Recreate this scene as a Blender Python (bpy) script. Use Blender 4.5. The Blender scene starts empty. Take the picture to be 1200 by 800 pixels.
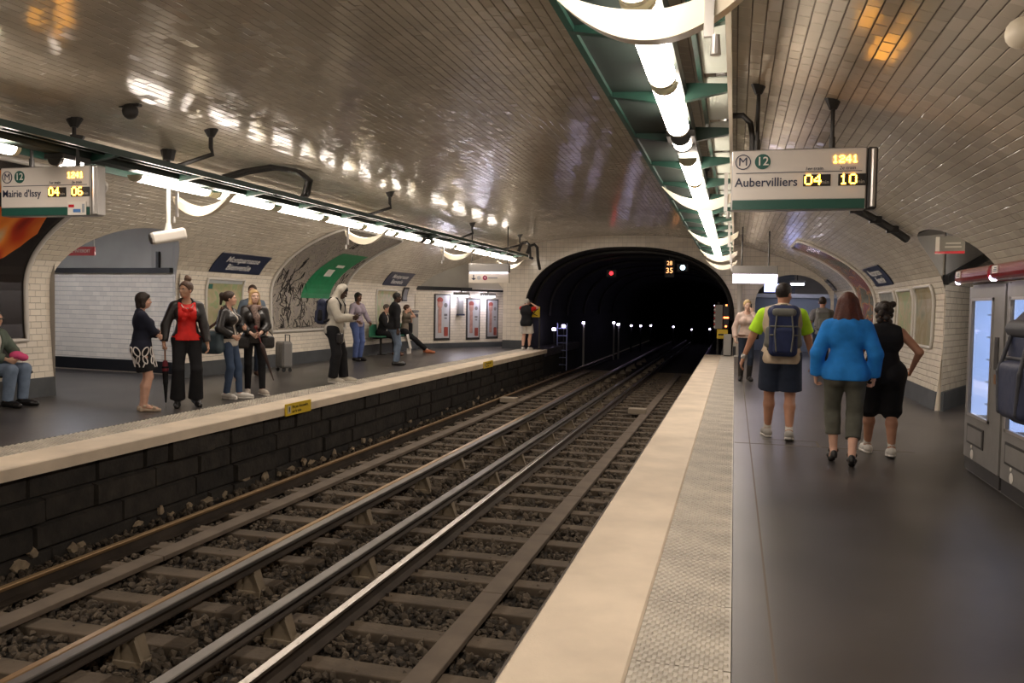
import bpy, math, random
import numpy as np
from mathutils import Vector, Matrix, Euler

random.seed(7); RNG = np.random.RandomState(7)
scene = bpy.context.scene
COL = scene.collection
R_ = math.radians

# ------------------------------------------------------------------ camera, world, exposure
cam_data = bpy.data.cameras.new('camera'); cam = bpy.data.objects.new('camera', cam_data); COL.objects.link(cam)
cam_data.sensor_width = 36.0; cam_data.lens = 970 / 1200 * 36; cam_data.clip_start = .05; cam_data.clip_end = 300
CR, CD, CF = (0.96555751, 0.25963505, 0.01698053), (0.02799823, -0.03879604, -0.99885483), (-0.25867895, 0.9649272, -0.04472913)
cam.matrix_world = Matrix(((CR[0], -CD[0], -CF[0], 0), (CR[1], -CD[1], -CF[1], 0), (CR[2], -CD[2], -CF[2], 1.51), (0, 0, 0, 1)))
scene.camera = cam
world = bpy.data.worlds.new('world'); scene.world = world; world.use_nodes = True
world.node_tree.nodes['Background'].inputs[0].default_value = (.05, .045, .04, 1)
world.node_tree.nodes['Background'].inputs[1].default_value = .3
vs = scene.view_settings
vs.view_transform = 'Standard'; vs.look = 'None'; vs.gamma = 1; vs.use_curve_mapping = False
vs.exposure = 0.95
LAMP_STRENGTH = 16.0
LAMP_COLOR = (1.0, .87, .75)

# ------------------------------------------------------------------ materials
MATS = {}
def mat(name, color, rough=.6, metal=0., spec=.5, bump=0., bscale=40., var=0., vscale=6., emit=None, estr=0., coat=0., rand=0., trans=0.):
    if name in MATS: return MATS[name]
    m = bpy.data.materials.new(name); m.use_nodes = True; MATS[name] = m
    nt = m.node_tree; b = nt.nodes['Principled BSDF']; L = nt.links.new
    b.inputs['Base Color'].default_value = (*color, 1); b.inputs['Roughness'].default_value = rough
    b.inputs['Metallic'].default_value = metal; b.inputs['Specular IOR Level'].default_value = spec
    b.inputs['Coat Weight'].default_value = coat
    b.inputs['Transmission Weight'].default_value = trans
    if emit: b.inputs['Emission Color'].default_value = (*emit, 1); b.inputs['Emission Strength'].default_value = estr
    if bump or var:
        tc = nt.nodes.new('ShaderNodeTexCoord')
    if var:
        n = nt.nodes.new('ShaderNodeTexNoise'); n.inputs['Scale'].default_value = vscale; n.inputs['Detail'].default_value = 5
        L(tc.outputs['Object'], n.inputs['Vector'])
        r = nt.nodes.new('ShaderNodeValToRGB')
        lo = [max(0, c * (1 - var)) for c in color]; hi = [min(1, c * (1 + var)) for c in color]
        r.color_ramp.elements[0].color = (*lo, 1); r.color_ramp.elements[0].position = .32
        r.color_ramp.elements[1].color = (*hi, 1); r.color_ramp.elements[1].position = .68
        L(n.outputs['Fac'], r.inputs['Fac']); L(r.outputs['Color'], b.inputs['Base Color'])
    if rand:
        g = nt.nodes.new('ShaderNodeNewGeometry'); oi = nt.nodes.new('ShaderNodeObjectInfo')
        ad = nt.nodes.new('ShaderNodeMath'); ad.operation = 'ADD'; L(g.outputs['Random Per Island'], ad.inputs[0]); L(oi.outputs['Random'], ad.inputs[1])
        fr = nt.nodes.new('ShaderNodeMath'); fr.operation = 'FRACT'; L(ad.outputs[0], fr.inputs[0])
        hs = nt.nodes.new('ShaderNodeHueSaturation'); mr = nt.nodes.new('ShaderNodeMapRange')
        mr.inputs['To Min'].default_value = 1 - rand; mr.inputs['To Max'].default_value = 1 + rand * .6
        L(fr.outputs[0], mr.inputs['Value']); L(mr.outputs[0], hs.inputs['Value'])
        src = b.inputs['Base Color'].links[0].from_socket if b.inputs['Base Color'].links else None
        if src: L(src, hs.inputs['Color'])
        else: hs.inputs['Color'].default_value = (*color, 1)
        L(hs.outputs['Color'], b.inputs['Base Color'])
    if bump:
        n2 = nt.nodes.new('ShaderNodeTexNoise'); n2.inputs['Scale'].default_value = bscale; n2.inputs['Detail'].default_value = 4
        L(tc.outputs['Object'], n2.inputs['Vector'])
        bp = nt.nodes.new('ShaderNodeBump'); bp.inputs['Strength'].default_value = bump; bp.inputs['Distance'].default_value = .02
        L(n2.outputs['Fac'], bp.inputs['Height']); L(bp.outputs['Normal'], b.inputs['Normal'])
    return m
def ramp_mat(name, kind, scale, stops, rough=.6, detail=4, dist=0., stretch=(1, 1, 1)):
    """pattern printed on a surface: kind noise | voronoi | wave, coloured by a ramp"""
    if name in MATS: return MATS[name]
    m = bpy.data.materials.new(name); m.use_nodes = True; MATS[name] = m
    nt = m.node_tree; b = nt.nodes['Principled BSDF']; L = nt.links.new
    tc = nt.nodes.new('ShaderNodeTexCoord'); mp = nt.nodes.new('ShaderNodeMapping'); mp.inputs['Scale'].default_value = stretch
    L(tc.outputs['Object'], mp.inputs['Vector'])
    if kind == 'noise':
        t = nt.nodes.new('ShaderNodeTexNoise'); t.inputs['Detail'].default_value = detail; t.inputs['Distortion'].default_value = dist; out = t.outputs['Fac']
    elif kind == 'wave':
        t = nt.nodes.new('ShaderNodeTexWave'); t.inputs['Distortion'].default_value = dist; t.inputs['Detail'].default_value = detail; out = t.outputs['Fac']
    else:
        t = nt.nodes.new('ShaderNodeTexVoronoi'); t.feature = kind if kind in ('F1', 'DISTANCE_TO_EDGE') else 'F1'; out = t.outputs['Distance']
    t.inputs['Scale'].default_value = scale
    L(mp.outputs['Vector'], t.inputs['Vector'])
    r = nt.nodes.new('ShaderNodeValToRGB')
    while len(r.color_ramp.elements) < len(stops): r.color_ramp.elements.new(.5)
    for e, (p, c) in zip(r.color_ramp.elements, stops): e.position = p; e.color = (*c, 1)
    L(out, r.inputs['Fac']); L(r.outputs['Color'], b.inputs['Base Color']); b.inputs['Roughness'].default_value = rough
    return m

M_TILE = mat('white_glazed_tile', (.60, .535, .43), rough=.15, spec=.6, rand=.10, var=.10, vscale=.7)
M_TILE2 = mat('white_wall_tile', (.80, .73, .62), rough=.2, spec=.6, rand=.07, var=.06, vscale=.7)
M_GROUT = mat('grey_grout', (.15, .125, .10), rough=.9)
M_GROUT2 = mat('pale_grout', (.36, .33, .29), rough=.9)
M_PLASTER = mat('grey_plaster', (.33, .31, .27), rough=.7, var=.12, vscale=1.2)
M_ASPH = mat('dark_asphalt', (.054, .049, .046), rough=.32, spec=.5, bump=.12, bscale=180, var=.30, vscale=1.1)
M_NOSE = mat('cream_concrete', (.68, .575, .45), rough=.75, bump=.15, bscale=90, var=.12, vscale=2.2)
M_TACT = mat('grey_tactile', (.50, .455, .385), rough=.45, var=.22, vscale=3, rand=.08)
M_BASE = mat('blue_grey_baseboard', (.060, .066, .072), rough=.5, var=.2, vscale=3)
M_BALL = mat('ballast_stone', (.092, .072, .052), rough=.95, rand=.65, var=.3, vscale=3)
M_BED = mat('dark_ballast_bed', (.028, .023, .018), rough=1, bump=.6, bscale=30, var=.4, vscale=12)
M_SLEEP = mat('brown_timber_sleeper', (.098, .074, .051), rough=.85, bump=.2, bscale=30, var=.3, vscale=4)
M_RAILSIDE = mat('brown_rail_side', (.055, .042, .032), rough=.6, metal=.3, var=.3, vscale=3)
M_RAILTOP = mat('polished_rail_head', (.50, .46, .42), rough=.32, metal=1)
M_RUSTTOP = mat('rusty_rail_head', (.42, .28, .15), rough=.35, metal=.8)
M_COND = mat('grey_conductor_steel', (.20, .185, .17), rough=.42, metal=.8, var=.2, vscale=2)
M_INSUL = mat('beige_insulator', (.19, .15, .10), rough=.6, var=.2)
M_STONE = mat('sooty_stone', (.022, .018, .014), rough=.85, bump=.6, bscale=14, var=.5, vscale=5, rand=.3)
M_SOOT = mat('tunnel_soot', (.010, .009, .008), rough=.9, var=.4, vscale=2)
M_GREEN = mat('dark_green_paint', (.006, .034, .023), rough=.4, spec=.5)
M_GREENP = mat('dull_green_panel', (.010, .018, .015), rough=.6, spec=.3, var=.2)
M_CREAM = mat('cream_enamel', (.74, .66, .52), rough=.4)
M_FROST = mat('frosted_panel', (.42, .45, .40), rough=.5)
M_DARKMETAL = mat('dark_grey_metal', (.045, .042, .04), rough=.5, metal=.3)
M_GREYMETAL = mat('grey_metal', (.27, .26, .25), rough=.4, metal=.5)
M_BLACK = mat('black_plastic', (.012, .012, .013), rough=.4)
M_WHITE = mat('white_enamel', (.72, .68, .62), rough=.4)
M_ALU = mat('brushed_aluminium', (.48, .46, .44), rough=.33, metal=.7)
M_LAMP = mat('lit_diffuser', (.9, .9, .9), emit=LAMP_COLOR, estr=LAMP_STRENGTH)
M_LAMPEND = mat('milky_lens_end', (.62, .58, .42), rough=.4)
M_LED = mat('amber_led', (.3, .1, 0), emit=(1.0, .40, .03), estr=12)
M_NAVY = mat('navy_enamel', (.014, .022, .055), rough=.3)
M_INK = mat('dark_blue_ink', (.02, .025, .06), rough=.5)
M_SIGNGREEN = mat('sign_green', (.02, .085, .065), rough=.3)
M_SIGNFACE = mat('white_sign_face', (.66, .61, .56), rough=.35)
M_YELLOW = mat('yellow_enamel', (.72, .50, .03), rough=.4)
M_CANOPY = mat('dark_red_canopy', (.22, .008, .014), rough=.22, coat=.6)
M_RED = mat('red_enamel', (.50, .02, .03), rough=.25, coat=.5)

# ------------------------------------------------------------------ mesh helpers
class MB:
    def __init__(s): s.v = []; s.f = []; s.m = []; s.cur = 0
    def add(s, vs, fs):
        o = len(s.v); s.v.extend([tuple(map(float, p)) for p in vs]); s.f.extend([tuple(i + o for i in f) for f in fs]); s.m.extend([s.cur] * len(fs)); return s
    def box(s, c, d, rot=None):
        x, y, z = d[0] / 2, d[1] / 2, d[2] / 2
        P = [Vector(p) for p in ((-x, -y, -z), (x, -y, -z), (x, y, -z), (-x, y, -z), (-x, -y, z), (x, -y, z), (x, y, z), (-x, y, z))]
        if rot is not None: P = [rot @ p for p in P]
        return s.add([p + Vector(c) for p in P], [(3, 2, 1, 0), (4, 5, 6, 7), (0, 1, 5, 4), (1, 2, 6, 5), (2, 3, 7, 6), (3, 0, 4, 7)])
    def bbox(s, a, b):
        return s.box([(a[i] + b[i]) / 2 for i in range(3)], [abs(b[i] - a[i]) for i in range(3)])
    def rbox(s, c, d, r, rot=None, axis=2):
        """box with edges rounded by a bevel around one axis and a chamfer at both ends"""
        x, y, z = d[0] / 2, d[1] / 2, d[2] / 2
        A = [(x, y, z), (y, z, x), (x, z, y)][0] if axis == 2 else ((y, z, x) if axis == 0 else (x, z, y))
        ring = []
        for cx, cy, a0 in ((1, 1, 0), (-1, 1, 90), (-1, -1, 180), (1, -1, 270)):
            for k in range(4):
                a = R_(a0 + 30 * k); ring.append((cx, cy, math.cos(a), math.sin(a)))
        n = len(ring); V = []
        for h, ins in ((-A[2], r * .6), (-A[2] + r * .6, 0), (A[2] - r * .6, 0), (A[2], r * .6)):
            for cx, cy, ca, sa in ring:
                u = cx * (A[0] - r) + ca * (r - ins); w = cy * (A[1] - r) + sa * (r - ins)
                V.append((u, w, h) if axis == 2 else ((h, u, w) if axis == 0 else (u, h, w)))
        F = []
        for j in range(3):
            for i in range(n): F.append((j * n + i, j * n + (i + 1) % n, (j + 1) * n + (i + 1) % n, (j + 1) * n + i))
        F.append(tuple(range(n - 1, -1, -1))); F.append(tuple(3 * n + i for i in range(n)))
        V = [Vector(p) for p in V]
        if axis == 1: F = [tuple(reversed(f)) for f in F]
        if rot is not None: V = [rot @ p for p in V]
        return s.add([p + Vector(c) for p in V], F)
    def cyl(s, a, b, r1, r2=None, n=12, caps=True):
        r2 = r1 if r2 is None else r2
        a = Vector(a); b = Vector(b); d = (b - a).normalized()
        u = d.orthogonal().normalized(); w = d.cross(u); V = []
        for p, r in ((a, r1), (b, r2)):
            for k in range(n):
                t = 2 * math.pi * k / n; V.append(p + (u * math.cos(t) + w * math.sin(t)) * r)
        F = [(k, (k + 1) % n, n + (k + 1) % n, n + k) for k in range(n)]
        if caps: F += [tuple(range(n - 1, -1, -1)), tuple(range(n, 2 * n))]
        return s.add(V, F)
    def tube(s, path, r, n=8):
        P = [Vector(p) for p in path]; V = []; F = []
        u = None
        for i, p in enumerate(P):
            d = ((P[min(i + 1, len(P) - 1)] - P[max(i - 1, 0)])).normalized()
            u = d.orthogonal().normalized() if u is None else (u - d * u.dot(d)).normalized()
            w = d.cross(u)
            rr = r[i] if isinstance(r, (list, tuple)) else r
            for k in range(n):
                t = 2 * math.pi * k / n; V.append(p + (u * math.cos(t) + w * math.sin(t)) * rr)
        for i in range(len(P) - 1):
            for k in range(n): F.append((i * n + k, i * n + (k + 1) % n, (i + 1) * n + (k + 1) % n, (i + 1) * n + k))
        F += [tuple(range(n - 1, -1, -1)), tuple((len(P) - 1) * n + k for k in range(n))]
        return s.add(V, F)
    def prism(s, poly, h, frame=None):
        """polygon in the xy plane extruded from 0 to h along z, then mapped by a 4x4 frame"""
        n = len(poly); V = [Vector((p[0], p[1], z)) for z in (0, h) for p in poly]
        if frame is not None: V = [frame @ p for p in V]
        F = [tuple(range(n - 1, -1, -1)), tuple(range(n, 2 * n))] + [(k, (k + 1) % n, n + (k + 1) % n, n + k) for k in range(n)]
        return s.add(V, F)
    def ball(s, c, r, n=12, m=8, rot=None):
        r = (r, r, r) if not isinstance(r, (tuple, list)) else r
        V = []; F = []
        for j in range(m + 1):
            t = math.pi * j / m
            for i in range(n):
                a = 2 * math.pi * i / n
                p = Vector((r[0] * math.sin(t) * math.cos(a), r[1] * math.sin(t) * math.sin(a), r[2] * math.cos(t)))
                if rot is not None: p = rot @ p
                V.append(p + Vector(c))
        for j in range(m):
            for i in range(n): F.append((j * n + i, (j + 1) * n + i, (j + 1) * n + (i + 1) % n, j * n + (i + 1) % n))
        return s.add(V, F)
    def build(s, name, mats, parent=None, smooth=False):
        return link_mesh(name, s.v, s.f, mats, parent, smooth, s.m)

def new_mesh(name, V, F, mats, smooth=False, midx=None):
    me = bpy.data.meshes.new(name)
    V = np.asarray(V, dtype=np.float32).reshape(-1, 3)
    if isinstance(F, np.ndarray):
        nf, k = F.shape
        me.vertices.add(len(V)); me.vertices.foreach_set('co', V.ravel())
        me.loops.add(nf * k); me.loops.foreach_set('vertex_index', F.astype(np.int32).ravel())
        me.polygons.add(nf); me.polygons.foreach_set('loop_start', np.arange(0, nf * k, k, dtype=np.int32))
        me.update(calc_edges=True)
    else:
        me.from_pydata(V.tolist(), [], F); me.update()
    for m in (mats if isinstance(mats, (list, tuple)) else [mats]): me.materials.append(m)
    if midx is not None and len(set(midx)) > 1: me.polygons.foreach_set('material_index', np.asarray(midx, dtype=np.int32))
    me.polygons.foreach_set('use_smooth', np.full(len(me.polygons), bool(smooth)))
    return me
def link_obj(name, me, parent=None):
    o = bpy.data.objects.new(name, me); COL.objects.link(o)
    if parent is not None: o.parent = parent
    return o
def link_mesh(name, V, F, mats, parent=None, smooth=False, midx=None):
    """a top-level mesh gets its origin at the middle of its base"""
    V = np.asarray(V, dtype=np.float64).reshape(-1, 3); off = None
    if parent is None:
        off = np.array([(V[:, 0].min() + V[:, 0].max()) / 2, (V[:, 1].min() + V[:, 1].max()) / 2, V[:, 2].min()]); V = V - off
    o = link_obj(name, new_mesh(name, V, F, mats, smooth, midx), parent)
    if off is not None: o.location = off
    elif parent.get('world_parts'): o.matrix_parent_inverse = Matrix.Translation(-Vector(parent.location))
    return o
def tag(o, label=None, cat=None, group=None, kind=None):
    if label: o['label'] = label
    if cat: o['category'] = cat
    if group: o['group'] = group
    if kind: o['kind'] = kind
    return o
def thing(name, label, cat, loc=(0, 0, 0), rz=0., group=None, world=False, kind=None):
    """an Empty at the thing's base; world=True when its parts are modelled in world coordinates"""
    o = bpy.data.objects.new(name, None); COL.objects.link(o); o.location = loc; o.rotation_euler = (0, 0, rz)
    o.empty_display_size = .1
    if world: o['world_parts'] = True
    return tag(o, label, cat, group, kind)
def struct(o, label, cat='structure'): return tag(o, label, cat, kind='structure')
def place(o, parent, loc=None, M=None):
    """parent a part and put it at loc or at matrix M (in the coordinates its thing is modelled in)"""
    o.parent = parent
    if parent.get('world_parts'): o.matrix_parent_inverse = Matrix.Translation(-Vector(parent.location))
    if M is not None: o.matrix_basis = M
    elif loc is not None: o.location = loc
    return o
FONT_CACHE = {}
def text(body, size, m, parent, M, name='lettering', align='LEFT', shear=0., depth=.001, bold=0., sx=1.):
    cu = bpy.data.curves.new(name, 'FONT'); cu.body = body; cu.size = size; cu.align_x = align; cu.align_y = 'CENTER'
    cu.shear = shear; cu.extrude = depth; cu.offset = bold; cu.resolution_u = 3
    tmp = bpy.data.objects.new('tmp', cu); me = bpy.data.meshes.new_from_object(tmp); bpy.data.objects.remove(tmp); bpy.data.curves.remove(cu)
    me.name = name; me.materials.clear(); me.materials.append(m)
    o = link_obj(name, me); place(o, parent, M=M @ Matrix.Diagonal((sx, 1, 1, 1)))
    return o
def frame(origin, ux, uy):
    ux = Vector(ux).normalized(); uy = Vector(uy); uy = (uy - ux * uy.dot(ux)).normalized(); uz = ux.cross(uy)
    return Matrix(((ux[0], uy[0], uz[0], origin[0]), (ux[1], uy[1], uz[1], origin[1]), (ux[2], uy[2], uz[2], origin[2]), (0, 0, 0, 1)))
# ------------------------------------------------------------------ tiled surfaces
XC, VA, VB, ZC = -3.52, 6.6, 2.2, 1.64           # the elliptical vault: axis, half width, rise, springing height
Y0, Y1, YB = 1.2, 27.3, -16.0
prof = [(XC - VA + .1, 0.0), (XC - VA + .05, .55), (XC - VA + .01, 1.1)] + [(XC - VA * math.cos(t), ZC + VB * math.sin(t)) for t in np.linspace(0, math.pi, 181)] + [(XC + VA - .01, 1.1), (XC + VA - .05, .55), (XC + VA - .1, 0.0)]
prof = np.array(prof); seg = np.hypot(*(prof[1:] - prof[:-1]).T); PS = np.concatenate([[0], np.cumsum(seg)]); STOT = PS[-1]
dP = np.gradient(prof, PS, axis=0); dP /= np.linalg.norm(dP, axis=1)[:, None]
def vP(s): s = np.asarray(s, float); return np.stack([np.interp(s, PS, prof[:, 0]), np.interp(s, PS, prof[:, 1])], -1)
def vT(s):
    s = np.asarray(s, float); t = np.stack([np.interp(s, PS, dP[:, 0]), np.interp(s, PS, dP[:, 1])], -1); return t / np.linalg.norm(t, axis=-1, keepdims=True)
def vmap(y, s, h=0.):
    """(along the station, along the arc from the foot of the left wall, height off the surface) -> world"""
    y = np.asarray(y, float); p = vP(s); t = vT(s); n = np.stack([t[..., 1], -t[..., 0]], -1)
    q = p + n * np.asarray(h)[..., None] if np.ndim(h) else p + n * h
    return np.stack([q[..., 0], y + 0 * q[..., 0], q[..., 1]], -1)
def s_at_z(z, right=False):
    """arc position at height z on the left or right wall"""
    half = len(PS) // 2
    return float(np.interp(z, prof[:half, 1], PS[:half])) if not right else STOT - float(np.interp(z, prof[:half, 1], PS[:half]))
def vframe(y, s, h=0., flip=False):
    """frame on the vault: x along the station as seen from the tracks, y up the wall, z into the station"""
    o = vmap(y, s, h); t = vT(s); up = Vector((t[0], 0, t[1]))
    if s > STOT / 2: return frame(o, (0, -1, 0), -up)
    return frame(o, (0, 1, 0), up)

def edges_of(poly):
    P = np.asarray(poly, float); Q = np.roll(P, -1, 0); d = Q - P; L = np.linalg.norm(d, axis=1); k = L > 1e-9
    P, d, L = P[k], d[k], L[k]; n = np.stack([d[:, 1], -d[:, 0]], 1) / L[:, None]      # outward for counter-clockwise
    return P, n
def sd_convex(pts, poly):
    P, n = edges_of(poly); return (np.einsum('...k,ek->...e', pts, n) - np.einsum('ek,ek->e', P, n)).max(-1)
def clip_half(poly, p0, n, keep_out=True):
    out = []; m = len(poly); sg = 1 if keep_out else -1
    dist = [sg * ((q[0] - p0[0]) * n[0] + (q[1] - p0[1]) * n[1]) for q in poly]
    for i in range(m):
        a, b = poly[i], poly[(i + 1) % m]; da, db = dist[i], dist[(i + 1) % m]
        if da >= 0: out.append(a)
        if (da >= 0) != (db >= 0):
            t = da / (da - db); out.append((a[0] + t * (b[0] - a[0]), a[1] + t * (b[1] - a[1])))
    return out
def ccw(poly):
    P = np.asarray(poly, float); a = np.sum(P[:, 0] * np.roll(P[:, 1], -1) - np.roll(P[:, 0], -1) * P[:, 1]); return P if a > 0 else P[::-1]
def cells(u0, u1, v0, v1, pu, pv, bond=.5):
    out = []; nv = max(1, int(round((v1 - v0) / pv))); pv = (v1 - v0) / nv
    for r in range(nv):
        a = u0 - (pu * bond if r % 2 else 0.)
        us = np.arange(a, u1, pu)
        l = np.maximum(us, u0); h = np.minimum(us + pu, u1); k = h - l > .01
        l, h = l[k], h[k]; va = v0 + r * pv; vb = va + pv
        out.append(np.stack([np.stack([l, 0 * l + va], 1), np.stack([h, 0 * l + va], 1), np.stack([h, 0 * l + vb], 1), np.stack([l, 0 * l + vb], 1)], 1))
    return np.concatenate(out)
def clip_cells(Q, holes=(), keep=None):
    part = []; full = np.ones(len(Q), bool); cut = np.zeros(len(Q), bool)
    for hpoly in holes:
        d = sd_convex(Q, hpoly); cd = sd_convex(Q.mean(1), hpoly)
        full &= ~(d.max(1) <= 0); cut |= (d.min(1) < 0) | (np.abs(cd) < .04)
    if keep is not None:
        d = sd_convex(Q, keep); full &= ~(d.min(1) >= 0); cut |= d.max(1) > 0
    plain = Q[full & ~cut]
    for q in Q[full & cut]:
        poly = [tuple(p) for p in q]
        if keep is not None:
            P, n = edges_of(keep); dd = (np.asarray(poly)[:, None, :] * n[None]).sum(-1) - (P * n).sum(-1)[None]
            for e in np.where(dd.max(0) > 0)[0]:
                if poly: poly = clip_half(poly, P[e], n[e], False)
        for hpoly in holes:
            if len(poly) < 3: break
            if sd_convex(np.asarray(poly), hpoly).min() >= 0: continue
            P, n = edges_of(hpoly); c = np.mean(poly, 0); best = int(np.argmax(((c - P) * n).sum(1)))
            poly = clip_half(poly, P[best], n[best], True)
        if len(poly) >= 3: part.append(np.asarray(poly))
    return plain, part
def tile_geo(plain, part, fmap, rise=.0035, gap=.0016, bev=.0025, tilt=.012, gv=.0022):
    """one low block per tile: a tilted top and four bevelled sides"""
    V = []; F = []
    if len(plain):
        lo = plain.min(1); hi = plain.max(1); n = len(plain)
        def ring(e): g = e + gv; return np.stack([np.stack([lo[:, 0] + e, lo[:, 1] + g], 1), np.stack([hi[:, 0] - e, lo[:, 1] + g], 1), np.stack([hi[:, 0] - e, hi[:, 1] - g], 1), np.stack([lo[:, 0] + e, hi[:, 1] - g], 1)], 1)
        A, B = ring(gap), ring(gap + bev); c = (lo + hi) / 2
        tl = RNG.normal(0, tilt, (n, 1, 2)); h = rise + ((B - c[:, None]) * tl).sum(-1)
        h = np.maximum(h, .001)
        v = np.concatenate([fmap(A[..., 0], A[..., 1], np.zeros((n, 4))), fmap(B[..., 0], B[..., 1], h)], 1)      # n,8,3
        V.append(v.reshape(-1, 3)); b = (np.arange(n) * 8)[:, None, None]
        f = np.array([[4, 5, 6, 7], [0, 1, 5, 4], [1, 2, 6, 5], [2, 3, 7, 6], [3, 0, 4, 7]])[None] + b
        F.append(f.reshape(-1, 4))
    V = np.concatenate(V) if V else np.zeros((0, 3)); Fl = F[0].tolist() if F else []
    if part:
        Vx = []; o = len(V)
        for p in part:
            c = p.mean(0); m = len(p); d = np.linalg.norm(p - c, axis=1, keepdims=True)
            a = p + (c - p) * np.minimum(.5, gap * 1.3 / np.maximum(d, 1e-6)); bb = p + (c - p) * np.minimum(.6, (gap + bev) * 1.3 / np.maximum(d, 1e-6))
            Vx.append(fmap(a[:, 0], a[:, 1], np.zeros(m))); Vx.append(fmap(bb[:, 0], bb[:, 1], np.full(m, rise)))
            Fl.append(tuple(o + m + i for i in range(m)))
            for i in range(m): Fl.append((o + i, o + (i + 1) % m, o + m + (i + 1) % m, o + m + i))
            o += 2 * m
        V = np.concatenate([V] + Vx)
        return V, Fl
    return V, (F[0] if F else Fl)
def grout_geo(plain, part, fmap):
    V = [fmap(plain[..., 0], plain[..., 1], np.zeros(plain.shape[:2])).reshape(-1, 3)] if len(plain) else []
    F = (np.arange(len(plain) * 4).reshape(-1, 4)).tolist(); o = len(plain) * 4
    for p in part:
        V.append(fmap(p[:, 0], p[:, 1], np.zeros(len(p)))); F.append(tuple(range(o, o + len(p)))); o += len(p)
    return np.concatenate(V), F
PU, PV = .19, .095
def tile_mesh_shared(pu, pv, m, rise=.0035):
    V, F = tile_geo(np.array([[[-pu / 2, -pv / 2], [pu / 2, -pv / 2], [pu / 2, pv / 2], [-pu / 2, pv / 2]]]), [], lambda u, v, h: np.stack([u, v, h + 0 * u], -1), tilt=0., rise=rise)
    return new_mesh('tile', V, F, m)
CAMP = np.array([0, 0, 1.51]); CAMF = np.array(CF); CAMR = np.array(CR); CAMD = np.array(CD)
def in_view(p, mrg=1.04):
    q = p - CAMP; z = q @ CAMF; x = q @ CAMR; y = q @ CAMD
    return (z > .3) & (np.abs(x) < z * 600 / 970 * mrg) & (np.abs(y) < z * 400 / 970 * mrg)
def tiled(root_name, label, cat, Q, holes, keep, fmap, m_tile, m_grout, n_parts=0, frame_of=None, kind='structure', pu=PU, pv=PV, rise=.0035):
    """a piece of the setting: grout surface, its largest tiles as parts, the rest as one field"""
    plain, part = clip_cells(Q, holes, keep)
    V, F = grout_geo(plain, part, fmap)
    root = link_mesh(root_name, V, F, m_grout); tag(root, label, cat, kind=kind); root['world_parts'] = True
    if n_parts and frame_of:
        sz = plain.max(1) - plain.min(1); c = plain.mean(1); w = fmap(c[:, 0], c[:, 1], np.zeros(len(c)))
        ok = (np.abs(sz[:, 0] - pu) < 1e-4) & in_view(w); d = np.where(ok, np.linalg.norm(w - CAMP, axis=1), 1e9)
        idx = np.argsort(d)[:n_parts]; idx = idx[d[idx] < 1e8]
        me = tile_mesh_shared(pu, sz[idx[0], 1], m_tile, rise)
        for i in idx:
            o = bpy.data.objects.new('tile', me); COL.objects.link(o)
            a, b = RNG.normal(0, .011, 2)
            place(o, root, M=frame_of(c[i, 0], c[i, 1]) @ Euler((a, b, 0)).to_matrix().to_4x4())
        rest = np.ones(len(plain), bool); rest[idx] = False; plain = plain[rest]
    V, F = tile_geo(plain, part, fmap, rise=rise)
    f = link_mesh('tile_field', V, F, m_tile, root); f['kind'] = 'stuff'
    return root
def arch_poly(cy, a, zs, rise, p, right, z0=0., n=40):
    """arched opening in a side wall, as a convex polygon in (y, s)"""
    pts = [(cy - a, z0), (cy + a, z0)]
    for t in np.linspace(0, math.pi, n):
        c, s = math.cos(t), math.sin(t)
        pts.append((cy + a * math.copysign(abs(c) ** (2 / p), c), zs + rise * abs(s) ** (2 / p)))
    return ccw([(y, s_at_z(z, right)) for y, z in pts])
HOLE_L = arch_poly(11.88, 1.48, 1.5, 1.17, 2.3, False, -.2)
HOLE_R = arch_poly(12.3, 1.5, 1.5, 1.10, 2.5, True, -.2)
HOLE_LE = ccw([(25.9, s_at_z(0) - .2), (27.6, s_at_z(0) - .2), (27.6, s_at_z(2.5)), (26.6, s_at_z(2.45)), (26.1, s_at_z(2.2)), (25.9, s_at_z(1.8))])
SL, SR = s_at_z(2.05), s_at_z(2.05, True)
def vfr(y, s):
    t = vT(s); return frame(vmap(y, s, 0.), (0, 1, 0), (t[0], 0, t[1]))
def vfield(s0, s1): return cells(Y0, Y1, s0, s1, PU, PV)
tiled('wall_left', 'left platform wall of white glazed tiles laid in running bond', 'wall', vfield(0, SL), [HOLE_L, HOLE_LE], None, vmap, M_TILE2, M_GROUT2, 300, vfr)
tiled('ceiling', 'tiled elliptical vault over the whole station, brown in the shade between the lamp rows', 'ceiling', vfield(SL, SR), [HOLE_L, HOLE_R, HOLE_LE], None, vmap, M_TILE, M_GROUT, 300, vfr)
tiled('wall_right', 'right platform wall of white glazed tiles beyond the vending machines', 'wall', vfield(SR, STOT), [HOLE_R], None, vmap, M_TILE2, M_GROUT, 300, vfr)
# the vault behind the viewpoint, plain
ss = np.linspace(0, STOT, 60); V = np.concatenate([vmap(np.full(60, YB), ss), vmap(np.full(60, Y0), ss)])
struct(link_mesh('ceiling.001', V, [(i, i + 1, 61 + i, 60 + i) for i in range(59)], M_TILE), 'vault continuing behind the viewpoint')
V = np.concatenate([vmap(np.full(60, YB), ss), [[XC, YB, -1.2]]])
struct(link_mesh('wall_back', V, [(i, i + 1, 60) for i in range(59)], M_SOOT), 'dark far end of the station behind the viewpoint')

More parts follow.
